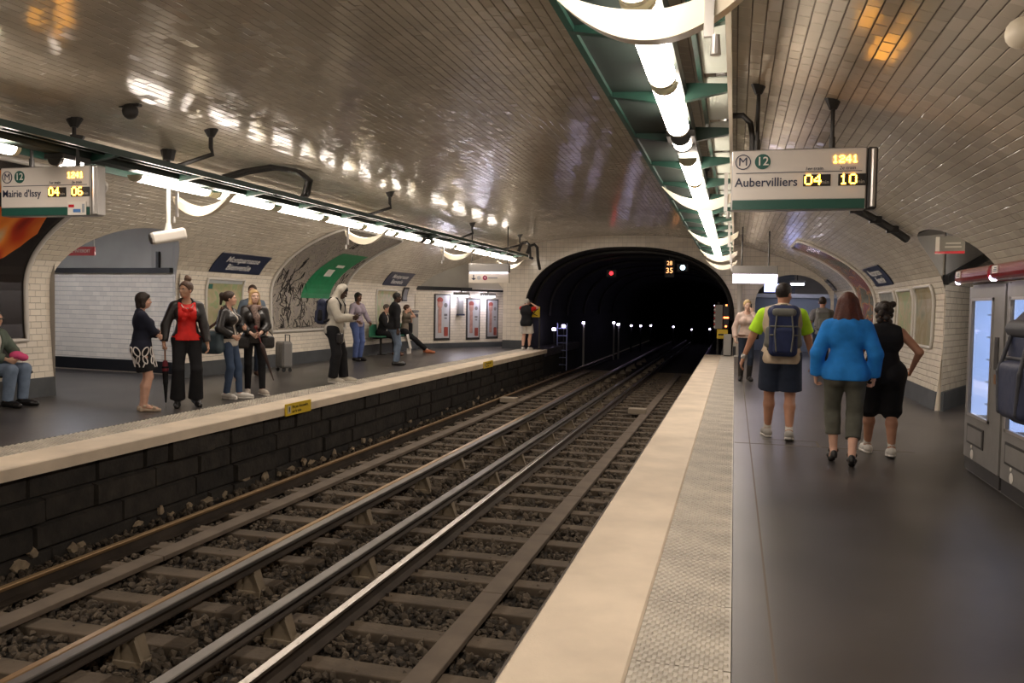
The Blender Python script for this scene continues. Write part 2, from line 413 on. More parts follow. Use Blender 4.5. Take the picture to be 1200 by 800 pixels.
# end wall with the tunnel mouth and the two passages
TUN = ccw([(-3.46 + 3.43 * math.copysign(abs(math.cos(t)) ** (2 / 2.35), math.cos(t)), 1.1 + 2.33 * abs(math.sin(t)) ** (2 / 2.35)) for t in np.linspace(0, math.pi, 60)] + [(-6.80, -1.3), (-.12, -1.3)])
ENDL = ccw([(-10.4, -.1), (-7.66, -.1), (-7.66, 2.02), (-7.9, 2.3), (-8.5, 2.62), (-9.2, 2.72), (-9.8, 2.6), (-10.4, 2.3)])
ENDR = ccw([(.62, -.1), (2.86, -.1)] + [(1.74 + 1.12 * math.cos(t), 1.7 + .88 * math.sin(t)) for t in np.linspace(0, math.pi, 24)])
KEEP = ccw([tuple(p) for p in vP(np.linspace(0, STOT, 90))] + [(3, -1.3), (-10, -1.3)])
def emap(u, v, h=0.): return np.stack([u, Y1 - h + 0 * u, v], -1)
Qe = cells(XC - 6.7, XC + 6.7, -1.2, 3.9, .15, .15, 0.)
tiled('wall_end', 'tiled end wall around the black tunnel mouth', 'wall', Qe, [TUN, ENDL, ENDR], KEEP, emap, M_TILE2, M_GROUT2)

# ------------------------------------------------------------------ platforms
def slab(name, pts, z, mt, label, cat='floor', th=.25):
    mb = MB(); mb.prism(pts, th, Matrix.Translation((0, 0, z - th))); return struct(mb.build(name, mt), label, cat)
slab('floor', [(.03, YB), (8, YB), (8, 36), (.03, 36)], 0, M_ASPH, 'dark grey asphalt floor of the right platform')
slab('floor.001', [(-16, YB), (-7.06, YB), (-7.06, 34), (-16, 34)], 0, M_ASPH, 'dark grey asphalt floor of the left platform')
slab('floor.002', [(-7.06, Y1), (-6.2, Y1), (-6.2, 34), (-7.06, 34)], 0, M_ASPH, 'end of the left platform inside the tunnel mouth')
def nosing(name, xa, xb, label):
    mb = MB(); e = .012
    poly = [(xa, -.12), (xb, -.12), (xb, -e), (xb - e, 0), (xa + e, 0), (xa, -e)]
    mb.prism(poly, Y1 + .15 - YB, frame((0, YB, 0), (1, 0, 0), (0, 0, 1)) @ Matrix.Diagonal((1, 1, -1, 1)))
    return struct(mb.build(name, M_NOSE), label, 'platform edge')
nosing('trim_1', -.89, -.39, 'cream concrete edge strip of the right platform')
nosing('trim_2', -6.62, -6.12, 'cream concrete edge strip of the left platform')
def tactile(name, x0, x1, label, rows, cols):
    root = thing(name, label, 'paving', (x0, Y0, 0), kind='structure')
    w = x1 - x0; L = .77
    mb = MB(); mb.cur = 0; mb.box((w / 2, L / 2, -.06), (w - .008, L - .014, .11))
    for j in range(rows):
        for i in range(cols):
            x = (i + .5 + (.25 if j % 2 else -.25)) * w / (cols + .5) + .005; y = (j + .5) * L / rows; r, q, h = .0125, .0065, .0095; z = -.005
            mb.add([(x - r, y - r, z), (x + r, y - r, z), (x + r, y + r, z), (x - r, y + r, z), (x - q, y - q, z + h), (x + q, y - q, z + h), (x + q, y + q, z + h), (x - q, y + q, z + h)],
                   [(4, 5, 6, 7), (0, 1, 5, 4), (1, 2, 6, 5), (2, 3, 7, 6), (3, 0, 4, 7)])
    me = new_mesh('tactile_slab', mb.v, mb.f, M_TACT)
    for k in range(int((Y1 - Y0) / L) + 1):
        o = link_obj('tactile_slab', me, root); o.location = (0, k * L, 0)
    return root
tactile('tactile_paving', -.39, .03, 'strip of grey studded warning slabs along the right platform', 21, 10)
tactile('tactile_paving', -7.06, -6.62, 'strip of grey studded warning slabs along the left platform', 21, 10)
for nm, xa, xb, lab in (('trim_3', -.39, .03, 'plain border behind the viewpoint, right'), ('trim_4', -7.06, -6.62, 'plain border behind the viewpoint, left')):
    mb = MB(); mb.bbox((xa, YB, -.12), (xb, Y0 - .01, 0)); struct(mb.build(nm, M_TACT), lab, 'platform edge')
# baseboards
def vband(name, y0, y1, s0, s1, h, mt, label, holes=()):
    n = 5; s = np.linspace(s0, s1, n)
    V = np.concatenate([vmap(np.full(n, y), s, hh) for y in (y0, y1) for hh in (0., h)])
    F = []
    for i in range(n - 1): F += [(n + i, n + i + 1, 3 * n + i + 1, 3 * n + i)]
    F += [(n - 1, 3 * n - 1, 4 * n - 1, 2 * n - 1), tuple(range(n)) + tuple(range(2 * n - 1, n - 1, -1)), tuple(range(2 * n, 3 * n)) + tuple(range(4 * n - 1, 3 * n - 1, -1))]
    return struct(link_mesh(name, V, F, mt), label, 'baseboard')
ZB = .29
for nm, a, b, right, lab in (('baseboard_left', YB, 10.40, False, 'blue-grey plinth under the seated man and the big poster'), ('baseboard_left', 13.36, 25.9, False, 'blue-grey plinth along the left wall past the passage'),
                        ('baseboard_right', 13.8, Y1, True, 'blue-grey plinth under the wall maps on the right'), ('baseboard_right', YB, 10.8, True, 'blue-grey plinth behind the vending machines')):
    vband(nm, a, b, *((0, s_at_z(ZB)) if not right else (s_at_z(ZB, True), STOT)), .016, M_BASE, lab)
def box_struct(name, a, b, mt, label, cat='wall'):
    mb = MB(); mb.bbox(a, b); return struct(mb.build(name, mt), label, cat)
box_struct('baseboard_end', (-7.66, Y1 - .03, 0), (-6.83, Y1, ZB), M_BASE, 'dark plinth of the tiled pier left of the tunnel', 'baseboard')
box_struct('baseboard_end.001', (-.02, Y1 - .03, 0), (.62, Y1, ZB), M_BASE, 'dark plinth right of the tunnel', 'baseboard')

# ------------------------------------------------------------------ side passages
def wall_tiles(name, a, b, z0, z1, label, mt=M_TILE2, mg=M_GROUT2, n_parts=0, th=0, pv=PV, pu=PU, z1b=None):
    """a straight tiled wall from a to b (xy), visible from the right of a->b"""
    a = Vector((a[0], a[1], 0)); b = Vector((b[0], b[1], 0)); d = (b - a); L = d.length; d.normalize(); n = Vector((d.y, -d.x, 0))
    def f(u, v, h=0.): return np.stack([a.x + d.x * u + n.x * h, a.y + d.y * u + n.y * h, v + 0 * u], -1)
    keep = None
    if z1b is not None: keep = ccw([(0, z0), (L, z0), (L, z1b), (0, z1)])
    return tiled(name, label, 'wall', cells(0, L, z0, max(z1, z1b or z1), pu, pv), (), keep, f, mt, mg, n_parts, (lambda u, v: frame(a + d * u + Vector((0, 0, v)), d, (0, 0, 1))))
def quadwall(name, pts, mt, label, cat='wall'):
    return struct(link_mesh(name, pts, [tuple(range(len(pts)))], mt), label, cat)
# left passage: far wall turning away from the platform, plaster lunette, trunking
pl = [(-10.02, 13.36), (-10.62, 13.94), (-11.24, 14.1), (-13.92, 14.38), (-15.5, 14.5)]
for i in range(4): wall_tiles('wall_left', pl[i + 1], pl[i], 0, 2.02, ('tiled far wall of the left passage, flare next to the platform', 'tiled far wall of the left passage, bend behind the woman in the skirt', 'long tiled far wall of the left passage', 'deep end of the tiled far wall of the left passage')[i], n_parts=(40, 40, 200, 0)[i])
for i in range(4): quadwall('wall_left', [(*pl[i], 2.02), (*pl[i + 1], 2.02), (*pl[i + 1], 2.95), (*pl[i], 2.95)], M_PLASTER, 'grey plaster above the tiles of the left passage')
mb = MB()
for i in range(1, 4):
    a, b = Vector((*pl[i], 2.06)), Vector((*pl[i + 1], 2.06)); d = (b - a); mb.box((a + b) / 2 + Vector((0, -.05, 0)), (d.length, .08, .10), Matrix.Rotation(math.atan2(d.y, d.x), 3, 'Z'))
mb.box((-11.0, 14.0, 2.22), (.06, .08, .42))
struct(mb.build('trim_5', M_DARKMETAL), 'dark cable trunking above the tiles of the left passage', 'trunking')
mb = MB()
for i in range(4):
    a, b = Vector((*pl[i], ZB / 2)), Vector((*pl[i + 1], ZB / 2)); d = (b - a); n = Vector((d.y, -d.x, 0)).normalized(); n = n if n.y < 0 else -n
    mb.box((a + b) / 2 + n * .012, (d.length + .02, .03, ZB * .8), Matrix.Rotation(math.atan2(d.y, d.x), 3, 'Z'))
struct(mb.build('baseboard_left', M_BLACK), 'dark plinth of the passage wall behind the two standing women', 'baseboard')
wall_tiles('wall_left', (-10.02, 10.40), (-15.5, 10.40), 0, 2.9, 'near side wall of the left passage, seen edge on')
quadwall('ceiling', [(-9.3, 10.2, 2.9), (-15.5, 10.2, 2.9), (-15.5, 14.7, 2.9), (-9.3, 14.7, 2.9)], M_PLASTER, 'flat plaster ceiling of the left passage', 'ceiling')
root = thing('roller_shutter', 'dark blue shutter closing the deep end of the left passage', 'shutter', (-15.4, 12.4, 0), kind=None)
for k in range(24):
    mb = MB(); mb.box((0, 0, .06 + k * .118), (.03, 4.1, .112)); mb.build('slat', mat('slate_blue_slat', (.035, .045, .07), rough=.5), root)
# right passage: oblique tiled wall, trunking, plaster
pr = [(3.06, 13.8), (3.12, 13.85), (4.6, 17.1), (5.6, 19.5)]
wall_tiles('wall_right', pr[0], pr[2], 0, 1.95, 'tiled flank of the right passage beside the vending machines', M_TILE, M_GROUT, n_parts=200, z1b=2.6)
quadwall('wall_right', [(*pr[0], 1.95), (*pr[2], 2.6), (*pr[2], 3.3), (*pr[0], 3.3)], M_PLASTER, 'grey plaster over the flank of the right passage')
quadwall('wall_right', [(*pr[2], 0), (7.5, 17.1, 0), (7.5, 17.1, 3.3), (*pr[2], 3.3)], M_PLASTER, 'back of the right passage')
quadwall('wall_right', [(3.05, 10.78, 0), (7.5, 10.78, 0), (7.5, 10.78, 3.3), (3.05, 10.78, 3.3)], M_TILE2, 'near side wall of the right passage')
quadwall('wall_right', [(7.5, 10.7, 0), (7.5, 17.2, 0), (7.5, 17.2, 3.3), (7.5, 10.7, 3.3)], M_PLASTER, 'side end of the right passage')
quadwall('ceiling', [(2.56, 10.6, 2.64), (7.6, 10.6, 3.1), (7.6, 17.4, 3.1), (2.56, 17.4, 2.64)], M_PLASTER, 'plaster soffit of the right passage', 'ceiling')
d = Vector((pr[2][0] - pr[0][0], pr[2][1] - pr[0][1], .65)); mb = MB()
fr = frame((pr[0][0] - .03, pr[0][1], 1.99), d, (0, 0, 1)); mb.prism([(0, -.07), (d.length, -.07), (d.length, .07), (0, .07)], .07, fr)
struct(mb.build('trim_6', M_BLACK), 'black trunking climbing the flank of the right passage', 'trunking')
mb = MB(); d2 = Vector((pr[2][0] - pr[0][0], pr[2][1] - pr[0][1], 0)); mb.box((Vector((*pr[0], 0)) + Vector((*pr[2], 0))) / 2 + Vector((.018, -.009, .145)), (d2.length, .04, ZB), Matrix.Rotation(math.atan2(d2.y, d2.x), 3, 'Z'))
struct(mb.build('baseboard_right', M_BASE), 'dark plinth on the flank of the right passage', 'baseboard')
def jamb(y, right, label):
    s = np.linspace(s_at_z(1.55), s_at_z(2.95), 24); s = STOT - s if right else s; p = vP(s); xo = 3.08 if right else -10.14
    P = [(a, y, b) for a, b in p] + [(float(p[-1][0]), y, 3.3), (xo, y, 3.3), (xo, y, 1.55)]
    return quadwall('wall_right' if right else 'wall_left', P, M_PLASTER, label)
jamb(13.84, True, 'plaster reveal at the far edge of the right passage'); jamb(10.79, True, 'plaster reveal at the near edge of the right passage')
jamb(13.37, False, 'plaster reveal at the far edge of the left passage'); jamb(10.39, False, 'plaster reveal at the near edge of the left passage')
def jamb_low(y, right, label):
    s = np.linspace(0, s_at_z(1.56), 8); s = STOT - s if right else s; p = vP(s); xo = 3.08 if right else -10.14
    return quadwall('wall_right' if right else 'wall_left', [(a, y, b) for a, b in p] + [(xo, y, 1.56), (xo, y, 0)], M_TILE2, label)
jamb_low(13.835, True, 'white edge of the wall at the right passage'); jamb_low(13.365, False, 'white far edge of the wall at the left passage'); jamb_low(10.395, False, 'white near edge of the wall at the left passage')
# fine joints in the asphalt
for nm, a, b in (('trim_12', (.20, Y0), (.212, Y1)), ('trim_11', (.04, 9.60), (1.9, 9.63)), ('trim_11.001', (.35, 9.98), (.95, 10.0)), ('trim_11.002', (.93, 9.62), (.95, 10.0))):
    box_struct(nm, (a[0], a[1], -.01), (b[0], b[1], .0015), M_GROUT, 'long dark joint along the asphalt beside the studded strip' if nm == 'trim_12' else 'dark joint in the asphalt floor behind the walkers', 'floor joint')
# left end lobby with the poster wall
lw = [(-10.1, 25.35), (-8.07, 28.7), (-7.1, 30.27)]
wall_tiles('wall_left', lw[0], lw[2], 0, 1.98, 'slanting tiled wall of the far left lobby with three posters')
quadwall('wall_left', [(*lw[0], 1.98), (*lw[2], 1.98), (*lw[2], 3.2), (*lw[0], 3.2)], M_PLASTER, 'plaster band above the poster wall')
d = Vector((lw[2][0] - lw[0][0], lw[2][1] - lw[0][1], 0)); rz = math.atan2(d.y, d.x); mid = (Vector((*lw[0], 0)) + Vector((*lw[2], 0))) / 2; nrm = Vector((d.y, -d.x, 0)).normalized()
for z0, z1, nm, lab, w in ((0, .17, 'baseboard_left', 'dark plinth under the lobby posters', .03), (1.94, 2.06, 'trim_7', 'dark trunking above the lobby posters', .1)):
    mb = MB(); mb.box(mid + nrm * w / 2 + Vector((0, 0, (z0 + z1) / 2)), (d.length, w, z1 - z0), Matrix.Rotation(rz, 3, 'Z')); struct(mb.build(nm, M_BLACK if w > .05 else M_BASE), lab, 'plinth')
box_struct('ceiling.003', (-11.5, Y1 + .5, 2.1), (-6.95, 31, 2.2), M_PLASTER, 'low plaster ceiling of the far left lobby', 'ceiling')
box_struct('trim_8', (-10.3, Y1 + .02, 2.0), (-7.66, Y1 + .5, 2.34), mat('pale_plaster', (.55, .52, .47), rough=.7), 'pale plaster lintel over the far left lobby', 'lintel')
box_struct('trim_8.001', (-10.6, Y1 + .3, 2.34), (-7.5, Y1 + .5, 3.0), M_PLASTER, 'plaster above the lintel of the far left lobby', 'lintel')
box_struct('wall_end', (-7.66, Y1 + .01, 0), (-7.4, 29.6, 2.1), M_TILE2, 'return of the tiled pier at the far left lobby')
# right end hall behind the arch
box_struct('wall_end', (-.05, 31.5, 0), (5.2, 31.6, 1.92), mat('blue_grey_panel', (.20, .24, .31), rough=.4), 'blue-grey panelled back of the far right hall')
box_struct('trim_9', (-.05, 31.38, 1.92), (5.2, 31.6, 2.06), mat('pale_band', (.50, .54, .60), rough=.5), 'pale band across the far right hall', 'trim')
box_struct('wall_end', (-.05, 33.0, 1.9), (5.2, 33.1, 4), M_PLASTER, 'upper back wall of the far right hall')
box_struct('wall_end', (.05, Y1 + .2, 0), (.2, 33, 3.4), M_PLASTER, 'left side of the far right hall')
box_struct('wall_right', (3.6, Y1 + .1, 0), (3.7, 33, 3.4), M_TILE2, 'right side of the far right hall')
box_struct('ceiling', (-.05, Y1 + .1, 3.3), (5.2, 33, 3.4), M_PLASTER, 'ceiling of the far right hall', 'ceiling')
root = thing('staircase', 'grey staircase rising at the back of the far right hall', 'stairs', (1.55, 31.7, 1.92))
for k in range(8):
    mb = MB(); mb.box((0, k * .15, .07 + k * .15), (1.1, .17, .14)); mb.build('step', mat('step_grey', (.12, .13, .15), rough=.6), root)
# ------------------------------------------------------------------ trench, tracks, ballast, tunnel
RZ, BZ = -.90, -1.06                      # rail head, ballast level
box_struct('track_bed', (-6.3, YB, -1.35), (-.75, 75, BZ - .05), M_BED, 'dark bed of the two tracks', 'track bed')
box_struct('wall_platform', (-.84, YB, -1.3), (-.75, Y1 + .14, -.12), M_STONE, 'dark side wall under the right platform')
box_struct('wall_platform', (.03, Y1 + .1, -1.3), (-.84, Y1 + .14, -.12), M_STONE, 'end of the right platform at the tunnel')
pw = struct(link_mesh('wall_platform', *(lambda m: (m.v, m.f))(MB().bbox((-6.4, YB, -1.3), (-6.27, 34, -.12))), M_SOOT), 'sooty block wall under the left platform edge', 'wall'); pw['world_parts'] = True
blocks = []
for r, (za, zb) in enumerate(((-.37, -.12), (-.62, -.375), (-.87, -.625), (-1.15, -.875))):
    y = 3.6 - .4 * (r % 2)
    while y < Y1 + .1:
        L = random.uniform(.35, 1.3); L = min(L, Y1 + .14 - y)
        if L > .15: blocks.append((y, y + L, za, zb))
        y += L
rest = MB()
for y, y2, za, zb in blocks:
    dx = random.uniform(0, .05); g = .004; e = .02
    lo = (y + g, za + g * .7); hi = (y2 - g, zb - g * .7); x0, x1 = -6.27, -6.235 + dx - .03 * (zb < -.8)
    m = MB(); m.add([(x0, lo[0], lo[1]), (x0, hi[0], lo[1]), (x0, hi[0], hi[1]), (x0, lo[0], hi[1]),
           (x1, lo[0] + e, lo[1] + e), (x1 + random.uniform(-.006, .006), hi[0] - e, lo[1] + e), (x1, hi[0] - e, hi[1] - e), (x1 + random.uniform(-.008, .008), lo[0] + e, hi[1] - e)],
          [(4, 5, 6, 7), (0, 1, 5, 4), (1, 2, 6, 5), (2, 3, 7, 6), (3, 0, 4, 7)])
    m.build('stone_block', M_STONE, pw)
# pale lit patches low on that wall, light put into their colour
mb = MB(); mp = mat('pale_lit_tone', (.27, .21, .14), rough=.9, var=.35, vscale=9)
for k in range(46):
    y = 4.6 + k * .33 + random.uniform(-.12, .12) + max(0, k - 22) * .12; z = -1.0 + random.uniform(-.03, .05) + .10 * (k % 5 == 0); w = random.uniform(.04, .15); h = random.uniform(.03, .10)
    n = 9; ring = [(y + w * math.cos(2 * math.pi * i / n) * random.uniform(.5, 1.1), z + h * math.sin(2 * math.pi * i / n) * random.uniform(.5, 1.2)) for i in range(n)]
    V = [(-6.245, a, b) for a, b in ring] + [(-6.212, y + (a - y) * .8, z + (b - z) * .8) for a, b in ring]
    mb.add(V, [tuple(range(n, 2 * n))] + [(i, (i + 1) % n, n + (i + 1) % n, n + i) for i in range(n)])
o = mb.build('pale_lit_patches', mp, pw); o['kind'] = 'stuff'

def rail_profile(head, hgt, foot, web=.016):
    h, f, w = head / 2, foot / 2, web / 2
    return [(-f, 0), (f, 0), (f, .012), (w, .03), (w, hgt - .04), (h, hgt - .03), (h, hgt - .006), (h - .008, hgt), (-h + .008, hgt), (-h, hgt - .006), (-h, hgt - .03), (-w, hgt - .04), (-w, .03), (-f, .012)]
def sweep_rail(x, ztop, head, hgt, foot, m_side, m_top, y0, y1, name, parent):
    mb = MB(); p = rail_profile(head, hgt, foot); n = len(p)
    V = [(x + a, y, ztop - hgt + b) for y in (y0, y1) for a, b in p]
    mb.add(V, [(i, (i + 1) % n, n + (i + 1) % n, n + i) for i in range(n)] + [tuple(range(n)), tuple(range(2 * n - 1, n - 1, -1))])
    mb.m = [1 if 5 <= k <= 8 else 0 for k in range(n)] + [0, 0]
    return mb.build(name, [m_side, m_top], parent)
def track(xa, xb, label, tops, tapis_x):
    root = thing('railway_track', label, 'track', ((xa + xb) / 2, 3.0, BZ), world=True)
    for x, t in zip((xa, xb), tops): sweep_rail(x, RZ, .066, .145, .14, M_RAILSIDE, t, YB, 70, 'rail', root)
    mbs = MB(); mbs.rbox((0, 0, 0), (2.45, .195, .14), .012, axis=0); me = new_mesh('sleeper', mbs.v, mbs.f, M_SLEEP)
    mbc = MB(); mbc.box((0, 0, .012), (.24, .13, .02)); mbc.cyl((-.09, 0, .02), (-.09, 0, .055), .016, n=6); mbc.cyl((.09, 0, .02), (.09, 0, .055), .016, n=6); mec = new_mesh('rail_chair', mbc.v, mbc.f, M_RAILSIDE)
    for k in range(-3, 44):
        y = 3.16 + k * .681
        o = link_obj('sleeper', me); place(o, root, M=Matrix.Translation((xa + .72 - .0 + random.uniform(-.04, .04), y, BZ - .045)) @ Matrix.Rotation(random.uniform(-.012, .012), 4, 'Z'))
        for x in (xa, xb):
            c = link_obj('rail_chair', mec); place(c, root, M=Matrix.Translation((x, y, RZ - .16)))
    # flat cable mat carrying the train control loop
    L = 1.9; mbt = MB(); mbt.rbox((0, 0, 0), (.19, L - .012, .05), .008, axis=1); met = new_mesh('cable_mat', mbt.v, mbt.f, mat('brown_cable_mat', (.135, .105, .078), rough=.8, var=.2, vscale=3))
    for k in range(0, 16):
        o = link_obj('cable_mat', met); place(o, root, M=Matrix.Translation((tapis_x, 2.0 + L * k, BZ + .065)))
    mbb = MB(); mbb.rbox((0, 0, 0), (.42, .30, .12), .015); o = mbb.build('track_beacon', mat('pale_beacon', (.30, .25, .19), rough=.7), root); o.location = (tapis_x - .18, 19.4 if tapis_x > -3 else 20.4, BZ + .13)
    return root
track(-5.80, -4.37, 'far railway track next to the left platform, with brown cable mat', (M_RUSTTOP, M_RUSTTOP), -5.34)
track(-2.93, -1.40, 'near railway track beside the right platform edge, with brightly polished rail', (M_RAILTOP, M_RAILTOP), -1.95)
mbi = MB(); mbi.rbox((0, 0, .03), (.24, .16, .06), .01)
mbi.add([(-.09, -.06, .06), (.09, -.06, .06), (.09, .06, .06), (-.09, .06, .06), (-.045, -.05, .23), (.045, -.05, .23), (.045, .05, .23), (-.045, .05, .23)], [(4, 5, 6, 7), (0, 1, 5, 4), (1, 2, 6, 5), (2, 3, 7, 6), (3, 0, 4, 7)])
for sx in (-1, 1): mbi.add([(sx * .055, -.075, .06), (sx * .12, -.075, .06), (sx * .06, -.075, .21), (sx * .055, -.045, .06), (sx * .12, -.045, .06), (sx * .06, -.045, .21)], [(0, 1, 2), (5, 4, 3), (0, 3, 4, 1), (1, 4, 5, 2), (2, 5, 3, 0)])
me_ins = new_mesh('insulator', mbi.v, mbi.f, M_INSUL)
for x, lab in ((-4.06, 'grey conductor rail on beige stands beside the far track'), (-3.26, 'grey conductor rail on stands beside the near track')):
    root = thing('conductor_rail', lab, 'rail', (x, 3, BZ), world=True)
    sweep_rail(x, -.775, .098, .10, .10, M_RAILSIDE, M_COND, YB, 60, 'rail', root)
    k = 0; y = 3.0 if x < -3.7 else 3.65
    while y < 40:
        o = link_obj('insulator', me_ins); place(o, root, M=Matrix.Translation((x, y, BZ - .04))); y += (1.9, 1.5, 2.3)[k % 3]; k += 1

def stones(n, xr, yr, size, seed):
    rs = np.random.RandomState(seed); t = (1 + 5 ** .5) / 2
    V = np.array([(-1, t, 0), (1, t, 0), (-1, -t, 0), (1, -t, 0), (0, -1, t), (0, 1, t), (0, -1, -t), (0, 1, -t), (t, 0, -1), (t, 0, 1), (-t, 0, -1), (-t, 0, 1)], float); V /= np.linalg.norm(V[0])
    F = np.array([(0, 11, 5), (0, 5, 1), (0, 1, 7), (0, 7, 10), (0, 10, 11), (1, 5, 9), (5, 11, 4), (11, 10, 2), (10, 7, 6), (7, 1, 8), (3, 9, 4), (3, 4, 2), (3, 2, 6), (3, 6, 8), (3, 8, 9), (4, 9, 5), (2, 4, 11), (6, 2, 10), (8, 6, 7), (9, 8, 1)])
    P = V[None] * rs.uniform(.65, 1.25, (n, 12, 1)) * rs.uniform(.55, 1.2, (n, 1, 3)) * (size * rs.uniform(.6, 1.35, (n, 1, 1)))
    q = rs.normal(size=(n, 4)); q /= np.linalg.norm(q, axis=1, keepdims=True); w, x, y, z = q.T
    Rm = np.stack([np.stack([1 - 2 * (y * y + z * z), 2 * (x * y - z * w), 2 * (x * z + y * w)], -1), np.stack([2 * (x * y + z * w), 1 - 2 * (x * x + z * z), 2 * (y * z - x * w)], -1), np.stack([2 * (x * z - y * w), 2 * (y * z + x * w), 1 - 2 * (x * x + y * y)], -1)], 1)
    P = np.einsum('nij,nkj->nki', Rm, P)
    c = np.stack([rs.uniform(*xr, n), rs.uniform(*yr, n), np.full(n, BZ - .03) + rs.uniform(-.01, .03, n)], -1)
    c[:, 2] += .08 * np.clip((-c[:, 0] - 5.9) / .3, 0, 1)              # heaped a little against the left wall
    return (P + c[:, None]).reshape(-1, 3), (F[None] + 12 * np.arange(n)[:, None, None]).reshape(-1, 3)
parts = [stones(12500, (-6.25, -.85), (3.0, 9.5), .032, 1), stones(9500, (-6.25, -.85), (9.5, 18), .042, 2), stones(4000, (-6.25, -.85), (18, 30), .05, 3)]
o = 0; Vs = []; Fs = []
for v, f in parts: Vs.append(v); Fs.append(f + o); o += len(v)
b = link_mesh('ballast', np.concatenate(Vs), np.concatenate(Fs), M_BALL); tag(b, 'bed of dark brown ballast stones between and beside the rails', 'gravel', kind='stuff')

# tunnel
def tube_shell(name, ya, yb, sc, mt, label, shift=(0, 0)):
    n = 40; P = [(-3.46 + 3.43 * sc * math.copysign(abs(math.cos(t)) ** (2 / 2.35), math.cos(t)), 1.1 + 2.33 * sc * abs(math.sin(t)) ** (2 / 2.35)) for t in np.linspace(-.0, math.pi, n)]
    P = [(P[0][0] - .05, -1.3)] + P + [(P[-1][0] + .05, -1.3)]; n = len(P)
    V = [(x + (shift[0] if y == yb else 0), y, z) for y in (ya, yb) for x, z in P]
    return struct(link_mesh(name, V, [(i, i + 1, n + i + 1, n + i) for i in range(n - 1)], mt), label, 'tunnel')
tube_shell('tunnel', Y1, 70, 1.0, M_SOOT, 'sooty lining of the dark tunnel')
box_struct('wall_tunnel', (-8, 70, -1.3), (1, 70.2, 5), M_SOOT, 'black depth of the tunnel')
root = thing('tunnel_ribs', 'dark raised rings and pipes around the tunnel lining', 'tunnel ring', (-3.46, 29, -1.2), world=True)
for y in (28.4, 31, 34.5, 38.5, 43, 48):
    mb = MB(); prev = None
    P = [(-3.46 + 3.37 * math.copysign(abs(math.cos(t)) ** (2 / 2.35), math.cos(t)), y, 1.1 + 2.28 * abs(math.sin(t)) ** (2 / 2.35)) for t in np.linspace(0, math.pi, 30)]
    mb.tube(P, .06, 6); mb.build('ring', mat('tunnel_ring', (.022, .02, .018), rough=.6), root)
# rim of the tunnel mouth
mb = MB(); mb.tube([(p[0], Y1 - .02, p[1]) for p in ([(-6.86, -.0)] + [(-3.46 + 3.43 * math.copysign(abs(math.cos(t)) ** (2 / 2.35), math.cos(t)), 1.1 + 2.33 * abs(math.sin(t)) ** (2 / 2.35)) for t in np.linspace(math.pi, 0, 50)] + [(-.08, 0)])], .035, 6)
struct(mb.build('trim_10', M_SOOT), 'black cable following the rim of the tunnel mouth', 'trim')
# small lamps and posts in the tunnel
M_TLAMP = mat('violet_white_lamp', (1, 1, 1), emit=(.72, .62, 1.0), estr=8)
M_TPOST = mat('lit_post_tone', (.30, .29, .26), rough=.6)  # paler nearest posts, the lit column edges put into their colour
tl = [(-6.0, 33.8, .80), (-5.55, 39.5, .72), (-5.4, 40.1, .64), (-5.9, 43.5, .55), (-5.5, 46, .45), (-5.2, 48, .4), (-5.2, 54, .30), (-3.9, 56, .2), (-2.9, 60, -.05), (-1.55, 56, .1), (-1.1, 52, .35), (-.85, 50, .45)]
for i, (x, y, z) in enumerate(tl):
    t = thing('tunnel_lamp', ('bright violet-white lamp on a post inside the tunnel mouth on the left', 'violet-white tunnel lamp, third light from the left', 'violet-white tunnel lamp touching the third light', 'tunnel lamp left of the middle of the tunnel', 'tunnel lamp just left of the tunnel axis', 'small tunnel lamp near the tunnel axis', 'faint lamp deep in the tunnel on the left', 'lone violet lamp deep in the middle of the tunnel', 'faint lamp low in the deep tunnel', 'white lamp deep in the tunnel on the right', 'lamp on the right of the deep tunnel', 'rightmost small lamp deep in the tunnel')[i], 'lamp', (x, y, BZ), group='lamps along the tunnel')
    mb = MB(); mb.cyl((0, 0, 0), (0, 0, z - BZ), .045, n=8); mb.build('post', M_TPOST if i < 3 else M_SOOT, t)
    mb = MB(); mb.rbox((0, -.08, z - BZ), (.11, .08, .09), .02); mb.build('lamp_head', M_TLAMP, t)
for i, (x, y, z, c, r, lab) in enumerate(((-4.55, 31.3, 2.75, (1, .03, .04), .075, 'red signal light high in the tunnel'), (-1.80, 29.6, 2.90, (.55, .85, 1.0), .085, 'blue-white signal light high on the right of the tunnel'))):
    t = thing('tunnel_signal', lab, 'signal', (x, y, z))
    mb = MB(); mb.rbox((0, .1, 0), (.42, .16, .30), .03); mb.cyl((0, .1, .1), (0, .1, .75), .025, n=6); mb.build('housing', M_BLACK, t)
    mb = MB(); mb.cyl((0, 0, 0), (0, .03, 0), r, n=16); mb.build('lens', mat('signal_lens_%d' % i, c, emit=c, estr=(1.6, 4.5)[i]), t)
mb = MB(); t = thing('speed_board', 'small dark board with orange figures 35 high in the tunnel', 'sign', (-2.26, 29.7, 2.87)); mb.box((0, .04, 0), (.34, .06, .62)); mb.cyl((0, .04, .3), (0, .04, .6), .02, n=6); mb.build('board', M_BLACK, t)
text('35', .26, mat('orange_figures', (.5, .2, .05), emit=(1, .38, .14), estr=1.6), t, frame((0, 0, -.08), (1, 0, 0), (0, 0, 1)), align='CENTER')
text('28', .20, MATS['orange_figures'], t, frame((0, 0, .18), (1, 0, 0), (0, 0, 1)), align='CENTER')
